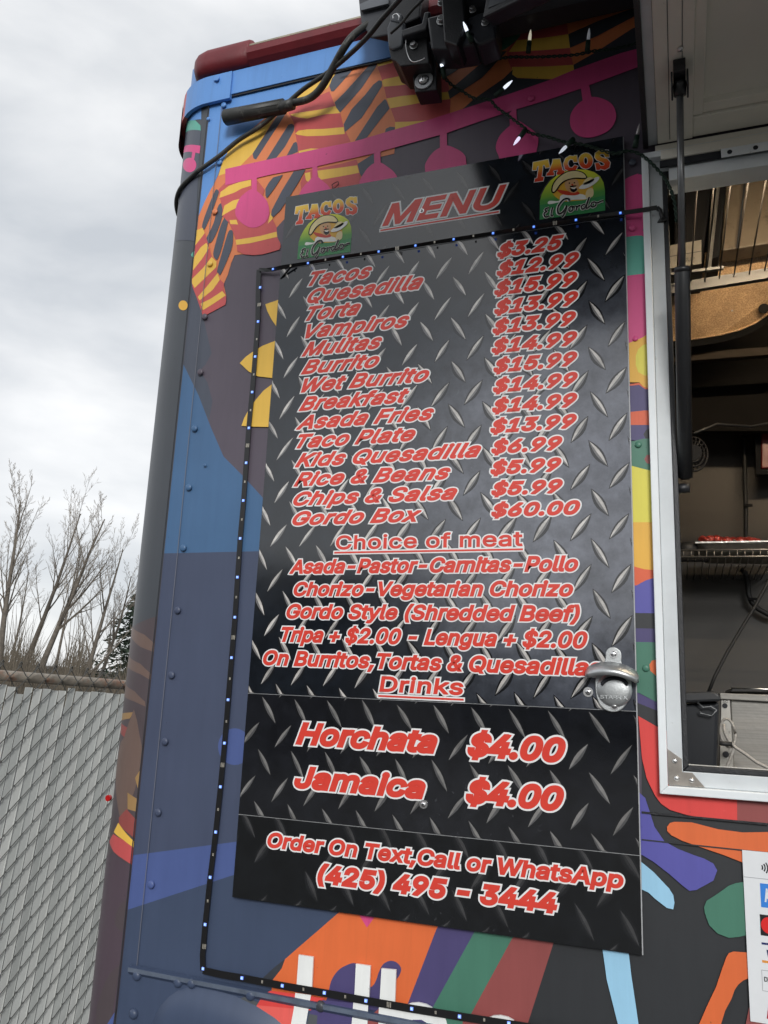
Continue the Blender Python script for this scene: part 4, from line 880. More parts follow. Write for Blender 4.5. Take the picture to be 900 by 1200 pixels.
# --- red lettering with a white outline
RED = [printed('print_red', (.68, .06, .042, 1), .05), printed('print_white', (.80, .80, .80, 1), .03)]
YT = YB - .00022
def line(txt, a, b_, capx, shear=.32, bold=.0016, rim=.0028, space=1.0, panel=None, under=None):
    """a = left end, b_ = right end of the printed line with its rim (pixels of the photo); capx = (u, v_top, v_base) of a capital"""
    A_, B_ = hit(*a, 1, YB), hit(*b_, 1, YB); z = (A_.z + B_.z) / 2
    c_ = hit(capx[0], capx[1], 1, YB).z - hit(capx[0], capx[2], 1, YB).z
    lps = fit_text(txt, A_.x + rim, B_.x - rim, z, c_, shear, bold, space)
    e = bpy.data.objects.new('lettering', None); COL.objects.link(e); e.location = (A_.x, YT, z); put(e, board)
    o = curve_fill('letter_rim', lps, bold + rim, YT, .03, RED[1], e)
    o = curve_fill('letter_face', lps, bold, YT - .0003, .03, RED[0], e)
    if under:
        U0, U1 = hit(*under[0], 1, YB), hit(*under[1], 1, YB); zu = (U0.z + U1.z) / 2
        b = MB(); b.box((U0.x, YT - .00012, zu - .0034), (U1.x, YT, zu + .0034)); b.build('underline_rim', RED[1], e)
        b = MB(); b.box((U0.x + .002, YT - .00045, zu - .0014), (U1.x - .002, YT - .0003, zu + .0014)); b.build('underline', RED[0], e)
    return e
names = ['Tacos', 'Quesadilla', 'Torta', 'Vampiros', 'Mulitas', 'Burrito', 'Wet Burrito', 'Breakfast', 'Asada Fries', 'Taco Plate', 'Kids Quesadilla', 'Rice & Beans', 'Chips & Salsa', 'Gordo Box']
L0 = [360.5, 358.5, 357.5, 356.5, 352.5, 351.5, 351.5, 349, 346, 346.5, 344.5, 343, 342, 341]
R0 = [437, 497.5, 424, 481, 449, 446, 504.5, 480.5, 510, 488.5, 565.5, 529.5, 537.5, 495]
prices = ['$3.25', '$12.99', '$15.99', '$13.99', '$13.99', '$14.99', '$15.99', '$14.99', '$14.99', '$13.99', '$6.99', '$5.99', '$5.99', '$60.00']
L1 = [581, 580.5, 577.5, 577.5, 575.5, 574.5, 576.5, 576, 575, 573, 574, 573, 574, 574]
R1 = [662.5, 680.5, 678.5, 679.5, 677, 678.5, 678.5, 679, 678.5, 678, 661, 660, 661.5, 682]
z_a = hit(364.5, 335.3, 1, YB).z; z_b = hit(343, 616, 1, YB).z; z_c = hit(601, 300, 1, YB).z; z_d = hit(601, 605.5, 1, YB).z
def vrow(u, z):   # picture height of board height z at column u
    lo, hi = 100, 1150
    for _ in range(40):
        m_ = (lo + hi) / 2
        if hit(u, m_, 1, YB).z > z: lo = m_
        else: hi = m_
    return lo
for i in range(14):
    z = z_a + (z_b - z_a) * i / 13; vl = vrow(L0[i], z)
    line(names[i], (L0[i], vl), (R0[i], vrow(R0[i], z)), (L0[i] + 8, vl - 16.5, vl), .60, .0017, .0021, panel=pan[1], space=1.03)
    z = z_c + (z_d - z_c) * i / 13; vl = vrow(L1[i], z)
    line(prices[i], (L1[i], vl), (R1[i], vrow(R1[i], z)), (L1[i] + 20, vl - 16.5, vl), .42, .0020, .0022, panel=pan[1], space=1.02)
line('Choice of meat', (392, 643.5), (614, 640.8), (400, 627, 643.5), 0, .0010, .0020, 1.03, pan[1], ((390.5, 648), (614.5, 643.5)))
line('Asada-Pastor-Carnitas-Pollo', (338, 673), (679.5, 669.5), (350, 655.5, 672.5), .28, .0016, .0019, panel=pan[1])
line('Chorizo-Vegetarian Chorizo', (342.5, 699), (673.5, 699), (350, 681.5, 698.5), .28, .0016, .0019, panel=pan[1])
line('Gordo Style (Shredded Beef)', (334, 726), (681.5, 728), (345, 708, 725.5), .28, .0016, .0019, panel=pan[1])
line('Tripa + $2.00 - Lengua + $2.00', (328, 753.5), (690.5, 759), (335, 736, 754), .28, .0016, .0019, panel=pan[1])
line('On Burritos,Tortas & Quesadillas', (306.5, 781), (708, 791), (315, 763, 781), .26, .0016, .0019, panel=pan[1])
line('Drinks', (443, 810.5), (544.5, 815), (450, 792.5, 811), .14, .0013, .0021, 1.02, pan[1], ((442, 815.5), (545, 820)))
line('Horchata', (345, 873), (514.5, 883.5), (352, 845.5, 872.5), .34, .0029, .0024, panel=pan[2])
line('Jamaica', (342.5, 925), (500.5, 936), (350, 897.5, 924.5), .30, .0029, .0024, panel=pan[2])
line('$4.00', (545.5, 887), (665.5, 894.5), (580, 858.5, 888), .34, .0031, .0026, panel=pan[2])
line('$4.00', (543.5, 942.5), (663.5, 950.5), (580, 914.5, 944), .34, .0031, .0026, panel=pan[2])
line('Order On Text,Call or WhatsApp', (311.5, 993), (733, 1042), (320, 975, 993.5), .22, .0016, .0021, panel=pan[3])
line('(425) 495 - 3444', (370, 1034.5), (655, 1072), (395, 1013.5, 1037), .24, .0025, .0023, panel=pan[3])
line('MENU', (446.5, 266.5), (595, 241), (470, 238.5, 263.5), .42, .0024, .0029, 1.0, pan[0], ((444.5, 271.5), (586, 247)))
# --- the two printed emblems
def grad(name, stops, axis, lo, hi):
    m, nt, p = new_mat(name); t = nt.nodes.new('ShaderNodeTexCoord'); s = nt.nodes.new('ShaderNodeSeparateXYZ'); nt.links.new(t.outputs['Object'], s.inputs[0])
    mr = nt.nodes.new('ShaderNodeMapRange'); mr.inputs['From Min'].default_value = lo; mr.inputs['From Max'].default_value = hi
    nt.links.new(s.outputs[axis], mr.inputs['Value']); r = ramp(nt, mr.outputs[0], *stops); nt.links.new(r.outputs[0], p.inputs['Base Color']); gloss(nt, p, .16, 1.5); return m
def zc(x, y_): return hit(540 + x / 4.09, 150 + y_ / 4.09, 1, YB)
EO = zc(378, 440)                                  # emblem origin: lower left of the arch
def emblem(org, k):
    e = bpy.data.objects.new('logo', None); COL.objects.link(e); e.location = (org.x, YT, org.z); put(e, board)
    def T(x, y_): a = zc(x, y_) - EO; return (org.x + a.x * k, org.z + a.z * k)
    def flatp(name, pts, mat, lay, sm=0):
        if sm: pts = [tuple(q) for q in smooth_poly(pts, 4)]
        b = MB(); b.add([(T(*q)[0], YT - .00007 * lay, T(*q)[1]) for q in pts], [tuple(range(len(pts)))]); return b.build(name, mat, e)
    x0, z0 = T(378, 440); z1 = T(560, 200)[1]
    G = grad('logo_arch_gradient', ((0, (.055, .26, .085)), (.42, (.09, .30, .07)), (.5, (.20, .40, .05)), (1, (.78, .76, .06))), 'Z', z0, z1)
    arch = [(378, 440), (379, 350), (388, 318), (405, 285), (430, 252), (465, 224), (505, 206), (550, 199), (600, 200), (640, 212), (668, 232), (684, 262), (691, 300), (692, 396)]
    flatp('logo_arch', arch, G, 1)
    flatp('logo_sun', ellipse(535, 295, 100, 62, 30), LG['amber'], 2)
    flatp('logo_ground', [(379, 370), (430, 362), (520, 352), (600, 345), (691, 322), (692, 396), (378, 440)], LG['green'], 3)
    flatp('logo_shirt', [(424, 366), (424, 350), (470, 350), (480, 325), (520, 314), (580, 318), (605, 330), (598, 342), (540, 345), (500, 350)], LG['white'], 4, 1)
    flatp('logo_arm', [(598, 332), (604, 300), (625, 288), (636, 300), (634, 326), (615, 336)], LG['cream'], 5, 1)
    flatp('logo_scarf', [(462, 297), (492, 300), (530, 306), (562, 306), (568, 318), (540, 324), (505, 322), (478, 314)], LG['red'], 6, 1)
    flatp('logo_face', [(500, 262), (528, 246), (556, 250), (566, 272), (562, 300), (542, 312), (516, 304), (502, 286)], LG['skin'], 7, 1)
    flatp('logo_beard', [(522, 288), (532, 292), (556, 290), (556, 300), (542, 309), (528, 303)], LG['ink'], 8, 1)
    flatp('logo_smile', [(528, 284), (540, 288), (554, 283), (546, 294), (534, 293)], LG['white'], 9)
    flatp('logo_moustache', [(522, 280), (538, 277), (556, 276), (552, 282), (538, 284), (526, 286)], LG['ink'], 10)
    flatp('logo_eye', ellipse(521, 266, 4, 3, 8), LG['ink'], 11); flatp('logo_eye', ellipse(545, 264, 4, 3, 8), LG['ink'], 11)
    flatp('logo_nose', ellipse(535, 273, 5, 4.5, 10), LG['red'], 11)
    flatp('logo_hat_brim_edge', [(434, 304), (440, 270), (466, 236), (506, 211), (550, 204), (588, 214), (606, 236), (598, 246), (570, 246), (540, 246), (505, 256), (480, 274), (462, 300), (446, 314)], LG['ink'], 12, 1)
    flatp('logo_hat', [(440, 302), (446, 272), (470, 240), (508, 215), (549, 208), (583, 217), (600, 235), (592, 241), (565, 240), (538, 241), (502, 251), (476, 270), (458, 296), (447, 308)], LG['straw'], 13, 1)
    flatp('logo_hat_crown', [(482, 256), (490, 236), (512, 222), (538, 220), (550, 232), (520, 240), (498, 248)], LG['cream'], 14, 1)
    flatp('logo_plate', [(566, 290), (590, 268), (650, 238), (664, 240), (655, 258), (620, 284), (588, 294)], LG['white'], 15, 1)
    flatp('logo_food', [(584, 272), (600, 246), (622, 238), (640, 246), (634, 258), (606, 272)], LG['straw'], 15, 1)
    # slab letters of the word above, warm gradient with a pale rim
    TZ0, TZ1 = T(360, 250)[1], T(700, 110)[1]
    letters = dict(T=([(348, 166), (418, 152), (425, 188), (408, 191), (402, 176), (393, 178), (387, 234), (397, 236), (394, 253), (354, 259), (357, 243), (367, 241), (375, 181), (366, 183), (361, 202), (345, 203)],),
        A=([(442, 152), (474, 149), (487, 203), (497, 205), (494, 222), (460, 224), (461, 212), (467, 210), (465, 201), (445, 204), (440, 213), (447, 214), (445, 227), (411, 229), (415, 215), (422, 213), (440, 168)], [(457, 172), (461, 188), (450, 190)]),
        C=([(555, 133), (558, 162), (543, 164), (538, 151), (524, 149), (514, 160), (512, 175), (519, 190), (534, 192), (546, 179), (560, 184), (549, 203), (522, 209), (500, 197), (493, 172), (503, 146), (522, 134), (543, 137), (545, 133)],),
        O=(ellipse(599, 158, 33, 37, 20), ellipse(599, 158, 11, 19, 14)[::-1]),
        S=([(706, 108), (710, 138), (694, 140), (686, 125), (671, 124), (664, 133), (675, 142), (702, 150), (715, 167), (711, 189), (690, 201), (668, 195), (665, 201), (651, 201), (645, 170), (660, 168), (670, 182), (687, 181), (690, 171), (678, 163), (655, 155), (643, 141), (646, 121), (664, 108), (684, 108), (690, 113), (693, 107)],))
    for ch in 'TACOS':
        loops = [[T(*q) for q in lp] for lp in letters[ch]]
        zz_ = [p[1] for p in loops[0]]
        le_m = grad('logo_letter_gradient', ((0, (.62, .04, .02)), (.35, (.70, .10, .03)), (.75, (.85, .52, .06)), (1, (.9, .62, .10))), 'Z', min(zz_), max(zz_))
        curve_fill('logo_letter_rim', loops, .00125, YT, .05, RED[1], e); curve_fill('logo_letter', loops, .0003, YT - .0002, .05, le_m, e)
    # brush script name below: dark strokes over a white rim
    strokes = [[(424, 386), (412, 388), (404, 396), (412, 404), (402, 410), (400, 420), (408, 430), (424, 424)], [(440, 384), (434, 408), (434, 424), (444, 420)],
               [(522, 352), (514, 342), (494, 346), (474, 368), (464, 392), (468, 412), (482, 412), (500, 394), (508, 376)], [(508, 374), (504, 396), (494, 420), (484, 430)],
               [(532, 378), (520, 386), (520, 400), (530, 402), (538, 392), (534, 380), (546, 382)], [(550, 378), (556, 380), (553, 398), (556, 386), (568, 374), (572, 378)],
               [(596, 370), (584, 372), (578, 384), (584, 392), (594, 386), (604, 366), (616, 334), (604, 372), (602, 388), (612, 384), (622, 374)],
               [(642, 358), (630, 361), (624, 374), (632, 382), (645, 376), (648, 362), (640, 358), (656, 362), (672, 354), (684, 352)]]
    for li, (r_, mat, lay) in enumerate(((14, LG['white'], 16), (8, LG['ink'], 26))):
        for s_ in strokes:
            wd = (1 if len(s_) != 9 or s_[0] != (522, 352) else 1.25) * r_ * abs(zc(1, 0).x - zc(0, 0).x) * k * .5
            P = []
            for i in range(len(s_) - 1):
                a_ = [Vector((*s_[min(max(i + j, 0), len(s_) - 1)], 0)) for j in (-1, 0, 1, 2)]
                for t in (0, .33, .66): P.append(.5 * ((2 * a_[1]) + (a_[2] - a_[0]) * t + (2 * a_[0] - 5 * a_[1] + 4 * a_[2] - a_[3]) * t * t + (3 * a_[1] - a_[0] - 3 * a_[2] + a_[3]) * t ** 3))
            P.append(Vector((*s_[-1], 0))); pts = [Vector((T(q.x, q.y)[0], 0, T(q.x, q.y)[1])) for q in P]
            b = MB(); b.tube(pts, wd, 6); b.v = [(v[0], YT - .00007 * lay + v[1] * .08, v[2]) for v in b.v]; b.build('logo_script_rim' if li == 0 else 'logo_script', mat, e)
LG = {k: printed('logo_' + k, v) for k, v in dict(amber=(.72, .40, .05, 1), green=(.05, .25, .09, 1), white=(.78, .78, .74, 1), cream=(.75, .62, .34, 1), red=(.55, .06, .03, 1), skin=(.62, .36, .18, 1), ink=(.012, .01, .01, 1), straw=(.78, .66, .34, 1)).items()}
emblem(EO, 1.0)
el = hit(348.5, 304.0, 1, YB); er = hit(410.8, 295.4, 1, YB)
emblem(el, (er.x - el.x) / (zc(692, 396).x - EO.x))
# screws on the board
for u, v, r_ in ((494.4, 247.4, .0042), (496.5, 942.5, .0062), (689.3, 811, .0068)):
    c0 = hit(u, v, 1, YB); b = MB(); b.disc(c0, (0, -1, 0), r_, .0012, 18); b.disc(c0 + Vector((0, -.0012, 0)), (0, -1, 0), r_ * .62, 0, 14, 0, dome=.0022); b.disc(c0 + Vector((0, -.0033, 0)), (0, -1, 0), r_ * .22, .0004, 6, 1)
    b.build('screw', [SCREW, BLACKMETAL], board)
# =================================================================== BOTTLE OPENER
bo = thing('bottle_opener', 'cast zinc wall bottle opener screwed over the right edge of the menu board', 'bottle opener', hit(720, 800, 1, YB))
ZN = simple('cast_zinc', (.52, .54, .545, 1), .38, .8, var=.14, vscale=50, bump=.12, bscale=500)
def ow(u, v, y=YB): return hit(u, v, 1, y)
b = MB(); body = [(709, 775), (710, 765), (714, 759.5), (720, 758.5), (726, 762), (728.5, 768), (729, 778), (738, 790), (740, 806), (736, 822), (728, 832), (718, 834.5), (708, 831), (701, 822), (698, 808), (699, 792)]
b.prism([ow(*q) for q in map(tuple, smooth_poly(body, 4))], Vector((0, -.004, 0))); b.build('back_plate', ZN, bo, bevel=.0012)
# raised round cap catcher plate
b = MB(); c0 = ow(720, 808, YB - .004); b.disc(c0, (0, -1, 0), .024, 0, 36, 0, dome=.006); b.build('raised_disc', ZN, bo)
# hood (the lip that catches the cap): a curved wing, thick at the middle
nU = 24; top_, bot_ = [], []
for i in range(nU + 1):
    t = -1 + 2 * i / nU
    u = 717.5 + 31.5 * t; vt = 775.5 + 3.0 * t + 10.5 * abs(t) ** 2.2; vb = 791.5 + 3.5 * t + 8 * t * t * (1 if abs(t) < .9 else .9)
    if abs(t) > .93: vt += 3; vb -= 2
    d_ = .006 + .020 * (1 - t * t) ** .6
    top_.append(ow(u, vt, YB - .004 - d_ * .25)); bot_.append(ow(u, vb, YB - .004 - d_))
mid_ = [(a + c) / 2 + Vector((0, -.004, 0)) for a, c in zip(top_, bot_)]
und = [c + Vector((0, .0045, .002)) for c in bot_]; back = [Vector((a.x, YB - .003, a.z - .002)) for a in top_]
b = MB(); n = nU + 1; b.add(top_ + mid_ + bot_ + und + back, [(r * n + i, r * n + i + 1, ((r + 1) % 5) * n + i + 1, ((r + 1) % 5) * n + i) for r in range(5) for i in range(nU)] + [(0, n, 2 * n, 3 * n, 4 * n), (n - 1, 2 * n - 1, 3 * n - 1, 4 * n - 1, 5 * n - 1)], 0, True)
b.build('cap_hood', ZN, bo)
b = MB(); P = [ow(720 + 15 * math.cos(a), 806 + 9.5 * math.sin(a) - 2, YB - .0105) for a in [math.pi * (1.02 + .96 * i / 10) for i in range(11)]]; b.tube(P, [.0012] + [.0026] * 9 + [.0012], 8); b.build('catch_slot', DARKGAP, bo)
for u, v in ((719, 766.5), (720, 827)):
    b = MB(); c0 = ow(u, v, YB - .004); b.disc(c0, (0, -1, 0), .0058, .0012, 18); b.disc(c0 + Vector((0, -.0012, 0)), (0, -1, 0), .0042, 0, 14, 0, dome=.0022); b.build('screw', SCREW, bo)
A_ = ow(707, 819, YB - .0098)
curve_fill('embossed_lettering', fit_text('STARR X', ow(704, 815).x, ow(736, 815).x, A_.z, .0052, 0, .0003), .0003, YB - .0098, .5, ZN, bo)
# =================================================================== LED STRIP round the board
led = thing('led_light_strip', 'black adhesive LED strip with small blue lights running round the menu board', 'light strip', hit(303, 330, 1, -.01))
LEDB = simple('led_strip_black', (.010, .010, .011, 1), .3, spec=.6)
v_path = [(303.5, 316), (302.5, 340), (302.2, 375), (299, 418), (295.5, 460), (291.5, 502), (288.5, 543), (285.5, 587), (281.5, 631), (278.5, 676), (275.5, 723), (271.5, 771), (267.5, 820), (263.3, 871), (258.5, 922), (253, 975), (246.5, 1028), (240.6, 1083), (237.5, 1120), (238, 1137)]
h_path = [(238, 1137), (260, 1142), (284, 1146), (331, 1155), (380, 1163.5), (429, 1172.5), (483, 1182), (539, 1191), (596, 1200), (660, 1210), (760, 1226)]
t_path = [(303.5, 316), (312, 316.5), (320, 315.8), (332, 313), (345, 311), (361, 308.5), (402, 301.2), (444, 295), (487, 288), (532, 280.6), (578, 273.5), (626, 266), (675, 258), (727, 250), (752, 246.5), (770, 243.5)]
def ribbon(path, ydepth, wd, tilt, name, wave=0.0, skew=0.0):
    """flat tape of width wd standing off the wall by ydepth; tilt 0 lies flat, 1 stands on its edge"""
    C_ = [hit(u, v, 1, ydepth(i) if callable(ydepth) else ydepth) for i, (u, v) in enumerate(path)]; L_, R_ = [], []
    for i, c in enumerate(C_):
        d = (C_[min(i + 1, len(C_) - 1)] - C_[max(i - 1, 0)]).normalized(); nrm = Vector((-d.z, 0, d.x)); a = (tilt(i) if callable(tilt) else tilt) * math.pi / 2
        o_ = nrm * math.cos(a) + Vector((0, -1, 0)) * math.sin(a) * (1 if nrm.z > 0 else -1); L_.append(c + o_ * wd / 2); R_.append(c - o_ * wd / 2)
    n = len(C_); b = MB(); th = Vector((0, -.0009, 0)); b.add(L_ + R_ + [q + th for q in L_] + [q + th for q in R_], [(i, i + 1, n + i + 1, n + i) for i in range(n - 1)] + [(2 * n + i, 2 * n + i + 1, 3 * n + i + 1, 3 * n + i) for i in range(n - 1)] + [(i, i + 1, 2 * n + i + 1, 2 * n + i) for i in range(n - 1)] + [(n + i, n + i + 1, 3 * n + i + 1, 3 * n + i) for i in range(n - 1)])
    return b.build(name, LEDB, led)
ribbon(v_path, -.0052, .0092, 0, 'tape'); ribbon(h_path, lambda i: -.012 if i > 2 else -.006 - .002 * i, .0100, 0, 'tape')
ribbon(t_path, lambda i: (-.008, -.009, -.011, -.013, -.014)[i] if i < 5 else (-.0145 if i < 14 else -.019), .0066, lambda i: (0, .15, .3, .45, .62)[i] if i < 5 else (.72 if i < 13 else .25), 'tape')
EM = simple('blue_led_chip', (.35, .42, .60, 1), .3, emit=(.05, .18, 1.0, 1), estr=.6)
EMC = simple('blue_led_core', (.5, .6, .8, 1), .3, emit=(.12, .42, 1.0, 1), estr=.9)
PAD = simple('solder_pad', (.45, .42, .36, 1), .4, .5, var=.4, vscale=500)
def chip(u, v, y, s_=.0021):
    b = MB(); c = hit(u, v, 1, y); b.box((c.x - s_, c.y - .0012, c.z - s_), (c.x + s_, c.y, c.z + s_)); e = b.build('led', EM, led)
    b = MB(); b.disc((c.x, c.y - .0012, c.z), (0, -1, 0), s_ * .62, .0003, 10); b.build('led_core', EMC, e)
vl_ = [(305, 337), (302.6, 377), (299.2, 418), (295.7, 459.6), (291.8, 501.6), (288.6, 542.5), (285.3, 586.6), (281.6, 631), (278.4, 676.4), (275.4, 723.3), (271.5, 770.7), (267.5, 820), (263.3, 870.8), (258.5, 922), (253, 975), (246.5, 1028), (240.6, 1083.3), (238.2, 1135)]
hl_ = [(283.7, 1146), (331, 1155), (380.3, 1163.3), (429, 1172.6), (482.6, 1182), (538.6, 1191), (596.4, 1199)]
tl_ = [(320, 315.5), (361, 308.5), (402, 301.2), (443.9, 295), (487, 288), (531.7, 280.6), (577.9, 273.5), (625.6, 266), (675, 258), (727, 249.8)]
for u, v in vl_: chip(u, v, -.0061)
for u, v in hl_: chip(u, v, -.0130)
for u, v in tl_: chip(u, v, -.0195 if u > 350 else -.0145, .0018)
def pad(u, v, y, big=False):
    b = MB(); c = hit(u, v, 1, y); s_ = .0034 if big else .0020
    for dx in (-1, 0, 1) if big else (-.45, .45): b.box((c.x + dx * s_ * .7 - .0007, c.y - .0005, c.z - s_), (c.x + dx * s_ * .7 + .0007, c.y, c.z + s_))
    b.build('solder_pad', PAD, led)
for k, (a, c) in enumerate(zip(vl_, vl_[1:])): pad((a[0] + c[0]) / 2, (a[1] + c[1]) / 2, -.0062, k in (0, 4, 9, 12, 16))
for k, (a, c) in enumerate(zip(hl_, hl_[1:])): pad((a[0] + c[0]) / 2, (a[1] + c[1]) / 2, -.0130, k == 3)
for k, (a, c) in enumerate(zip(tl_, tl_[1:])): pad((a[0] + c[0]) / 2, (a[1] + c[1]) / 2 - .5, -.0195, k in (3, 7))
b = MB(); b.beam(hit(329, 327, 1, -.010), hit(344, 309, 1, -.018), .0045, .0006, Vector((0, 1, 0))); b.build('tape_tail', LEDB, led)
b = MB(); b.tube([hit(*q, 1, -.006) for q in ((770, 243.5), (774, 247), (776, 256), (772, 259), (779, 258))] + [Vector((-.003, .02, hit(780, 257, 1, 0).z))], .0035, 6); b.build('tape_end', LEDB, led)
# =================================================================== STRING LIGHTS
GREENW = simple('green_lamp_wire', (.012, .035, .022, 1), .5, spec=.4)
st = thing('string_lights', 'dark green twisted string of small white Christmas lights above the menu board', 'string lights', hit(560, 110, 1, -.02))
def twisted(path, y, r=.0014, name='wire', tw=.0017):
    P = [hit(u, v, 1, y if not isinstance(y, list) else y[i]) for i, (u, v) in enumerate(path)]; Q = []
    for i in range(len(P) - 1):
        a_ = [P[min(max(i + j, 0), len(P) - 1)] for j in (-1, 0, 1, 2)]
        for k in range(10):
            t = k / 10; Q.append(.5 * ((2 * a_[1]) + (a_[2] - a_[0]) * t + (2 * a_[0] - 5 * a_[1] + 4 * a_[2] - a_[3]) * t * t + (3 * a_[1] - a_[0] - 3 * a_[2] + a_[3]) * t ** 3))
    b = MB(); dist = 0
    for ph in (0, math.pi):
        pts = []; dist = 0
        for i, c in enumerate(Q):
            if i: dist += (c - Q[i - 1]).length
            d = (Q[min(i + 1, len(Q) - 1)] - Q[max(i - 1, 0)]).normalized(); n_ = d.cross(Vector((0, 1, 0))).normalized(); a = dist * 330 + ph
            pts.append(c + n_ * math.cos(a) * tw + Vector((0, 1, 0)) * math.sin(a) * tw)
        b.tube(pts, r, 6)
    return b.build(name, GREENW, st)
twisted([(470, 20), (500, 50), (514, 78), (522, 92), (530, 100), (542, 107), (555, 115), (573, 117), (582, 126), (596, 136), (612, 148), (622, 156), (640, 160), (660, 166), (682, 169), (702, 175), (720, 180), (736, 177), (752, 182), (768, 196), (782, 214), (790, 236), (793, 262)], [-.05, -.05, -.035, -.028] + [-.02] * 12 + [-.018] * 3 + [-.02] * 4)
twisted([(526, 79), (545, 72), (570, 71), (598, 67), (622, 67), (650, 66), (676, 64), (695, 60), (715, 58), (735, 54), (749, 49)], -.022)
def bulb_on(u, v, du, dv, lit, y=-.028, tint=(.85, .88, 1)):
    """green socket at (u, v) carrying a small pointed bulb that leans along (du, dv) in the picture"""
    A_ = hit(u, v, 1, y + .006); B_ = hit(u + du, v + dv, 1, y); d = (B_ - A_).normalized(); ln = .019
    b = MB(); b.tube([A_, A_ + d * ln], [.0044, .0040], 10); s_ = b.build('socket', GREENW, st)
    m = simple('lit_bulb', (.85, .87, .9, 1), .15, emit=(*tint, 1), estr=lit * .22) if lit else simple('clear_bulb', (.55, .52, .52, 1), .08, spec=.8)
    p0 = A_ + d * ln; b = MB(); b.tube([p0, p0 + d * .004, p0 + d * .010, p0 + d * .015, p0 + d * .018], [.0024, .0028, .0025, .0014, .0005], 10); b.build('bulb', m, s_)
for a in ((521, 92, -2.5, -12, 5), (556, 72, -11, -6, 5), (580, 113, 12, -11, 3.5), (616, 152, -11, 14, 3), (672, 163, -12, 12, 1.6), (619, 62, 1.5, -14, 1.2), (688, 62, 1, -11, .2), (744, 173, 4, -20, 0), (553, 50, -5, -12, 4)):
    bulb_on(*a, y=-.115 if a[1] in (50,) else (-.06 if a[0] in (521, 556) else -.030), tint=(.80, .72, 1) if a[:2] == (616, 152) else ((1, .93, .7) if a[:2] == (619, 62) else (.8, .87, 1)))
# =================================================================== CABLES at the corner
def spline(P, k=8):
    Q = []
    for i in range(len(P) - 1):
        a_ = [P[min(max(i + j, 0), len(P) - 1)] for j in (-1, 0, 1, 2)]
        for t in range(k):
            t /= k; Q.append(.5 * ((2 * a_[1]) + (a_[2] - a_[0]) * t + (2 * a_[0] - 5 * a_[1] + 4 * a_[2] - a_[3]) * t * t + (3 * a_[1] - a_[0] - 3 * a_[2] + a_[3]) * t ** 3))
    return Q + [P[-1]]
cab = [hit(u, v, 1, y) for u, v, y in ((480, -14, -.16), (466, 2, -.14), (448, 22, -.12), (430, 44, -.10), (405, 68, -.07), (380, 88, -.05), (355, 105, -.035), (331, 126, -.024), (305, 148, -.016), (280, 164, -.012), (258, 182, -.010), (240, 195, -.009))]
cab += [Vector((XS - .012, -.006, hit(225, 206, 1, 0).z)), bend(.065, hit(214, 216, 1, 0).z, .005), bend(.12, hit(210, 222, 1, 0).z, .005), bend(.17, hit(210, 230, 1, 0).z, .004), bend(.30, hit(214, 236, 1, 0).z - .03, .004)]
b = MB(); b.tube(spline(cab), .0043, 10); tag(b.build('power_cable', CABLE), 'long thin black cable slanting across the top corner and round behind the truck', 'cable')
cs = thing('sleeved_cable', 'short thick black sleeve on a bent cable near the roof corner of the truck', 'cable', hit(300, 125, 1, -.03))
b = MB(); A_, B_ = hit(263.5, 138, 1, -.024), hit(333, 124.5, 1, -.026); b.tube([A_, A_ + (B_ - A_) * .02, B_], [.0125, .0150, .0135], 18); b.build('ribbed_sleeve', CABLE, cs)
b = MB()
for k in range(9):
    a = 2 * math.pi * k / 9; o_ = Vector((0, math.cos(a), math.sin(a))) * .0142; b.tube([A_ + o_ * .96 + Vector((.004, 0, 0)), B_ + o_ * .92], .0012, 5)
b.build('sleeve_rib', CABLE, cs)
b = MB(); b.tube(spline([hit(u, v, 1, y) for u, v, y in ((328, 126, -.026), (342, 121, -.03), (360, 116.5, -.034), (372, 108, -.04), (382, 94, -.05), (392, 76, -.06), (402, 58, -.075), (412, 44, -.075), (425, 33, -.06), (442, 22, -.045), (462, 12, -.03))]), .0068, 12); b.build('cable', CABLE, cs)
b = MB(); b.tube([hit(u, v, 1, y) for u, v, y in ((330, 126, -.03), (343, 122, -.034))], .0105, 12); b.build('collar', CABLE, cs)
b = MB(); b.tube(spline([hit(u, v, 1, y) for u, v, y in ((398, 82, -.014), (420, 78, -.012), (445, 73, -.012), (459, 69, -.014), (476, 62, -.03))]), .0016, 6); tag(b.build('thin_wire', RUBBER), 'thin black wire running from the awning bracket along the top of the mural', 'wire')
for u, v, s_ in ((425, 199, 1), (355, 216, 1.1)):
    pass
b = MB(); b.tube(spline([hit(*q, 1, -.006) for q in ((388.5, 217), (392, 214.5), (396, 213), (396.5, 216), (393, 219.5), (390, 221), (389.5, 217))]), .0007, 5); tag(b.build('wire_loop', RUBBER), 'tiny loop of black wire poking out above the left emblem', 'wire')
# =================================================================== AWNING
aw = thing('awning', 'dark retracting awning with black cast brackets above the menu board', 'awning', hit(500, 60, 1, -.05))
AWM = simple('charcoal_awning_metal', (.030, .033, .040, 1), .38, bump=.1, spec=.5)
AWL = simple('grey_awning_metal', (.10, .11, .125, 1), .35, spec=.5)
FAB = simple('dark_awning_canvas', (.030, .032, .036, 1), .8, bump=.3, bscale=500)
def wpt(u, v, y): return hit(u, v, 1, y)
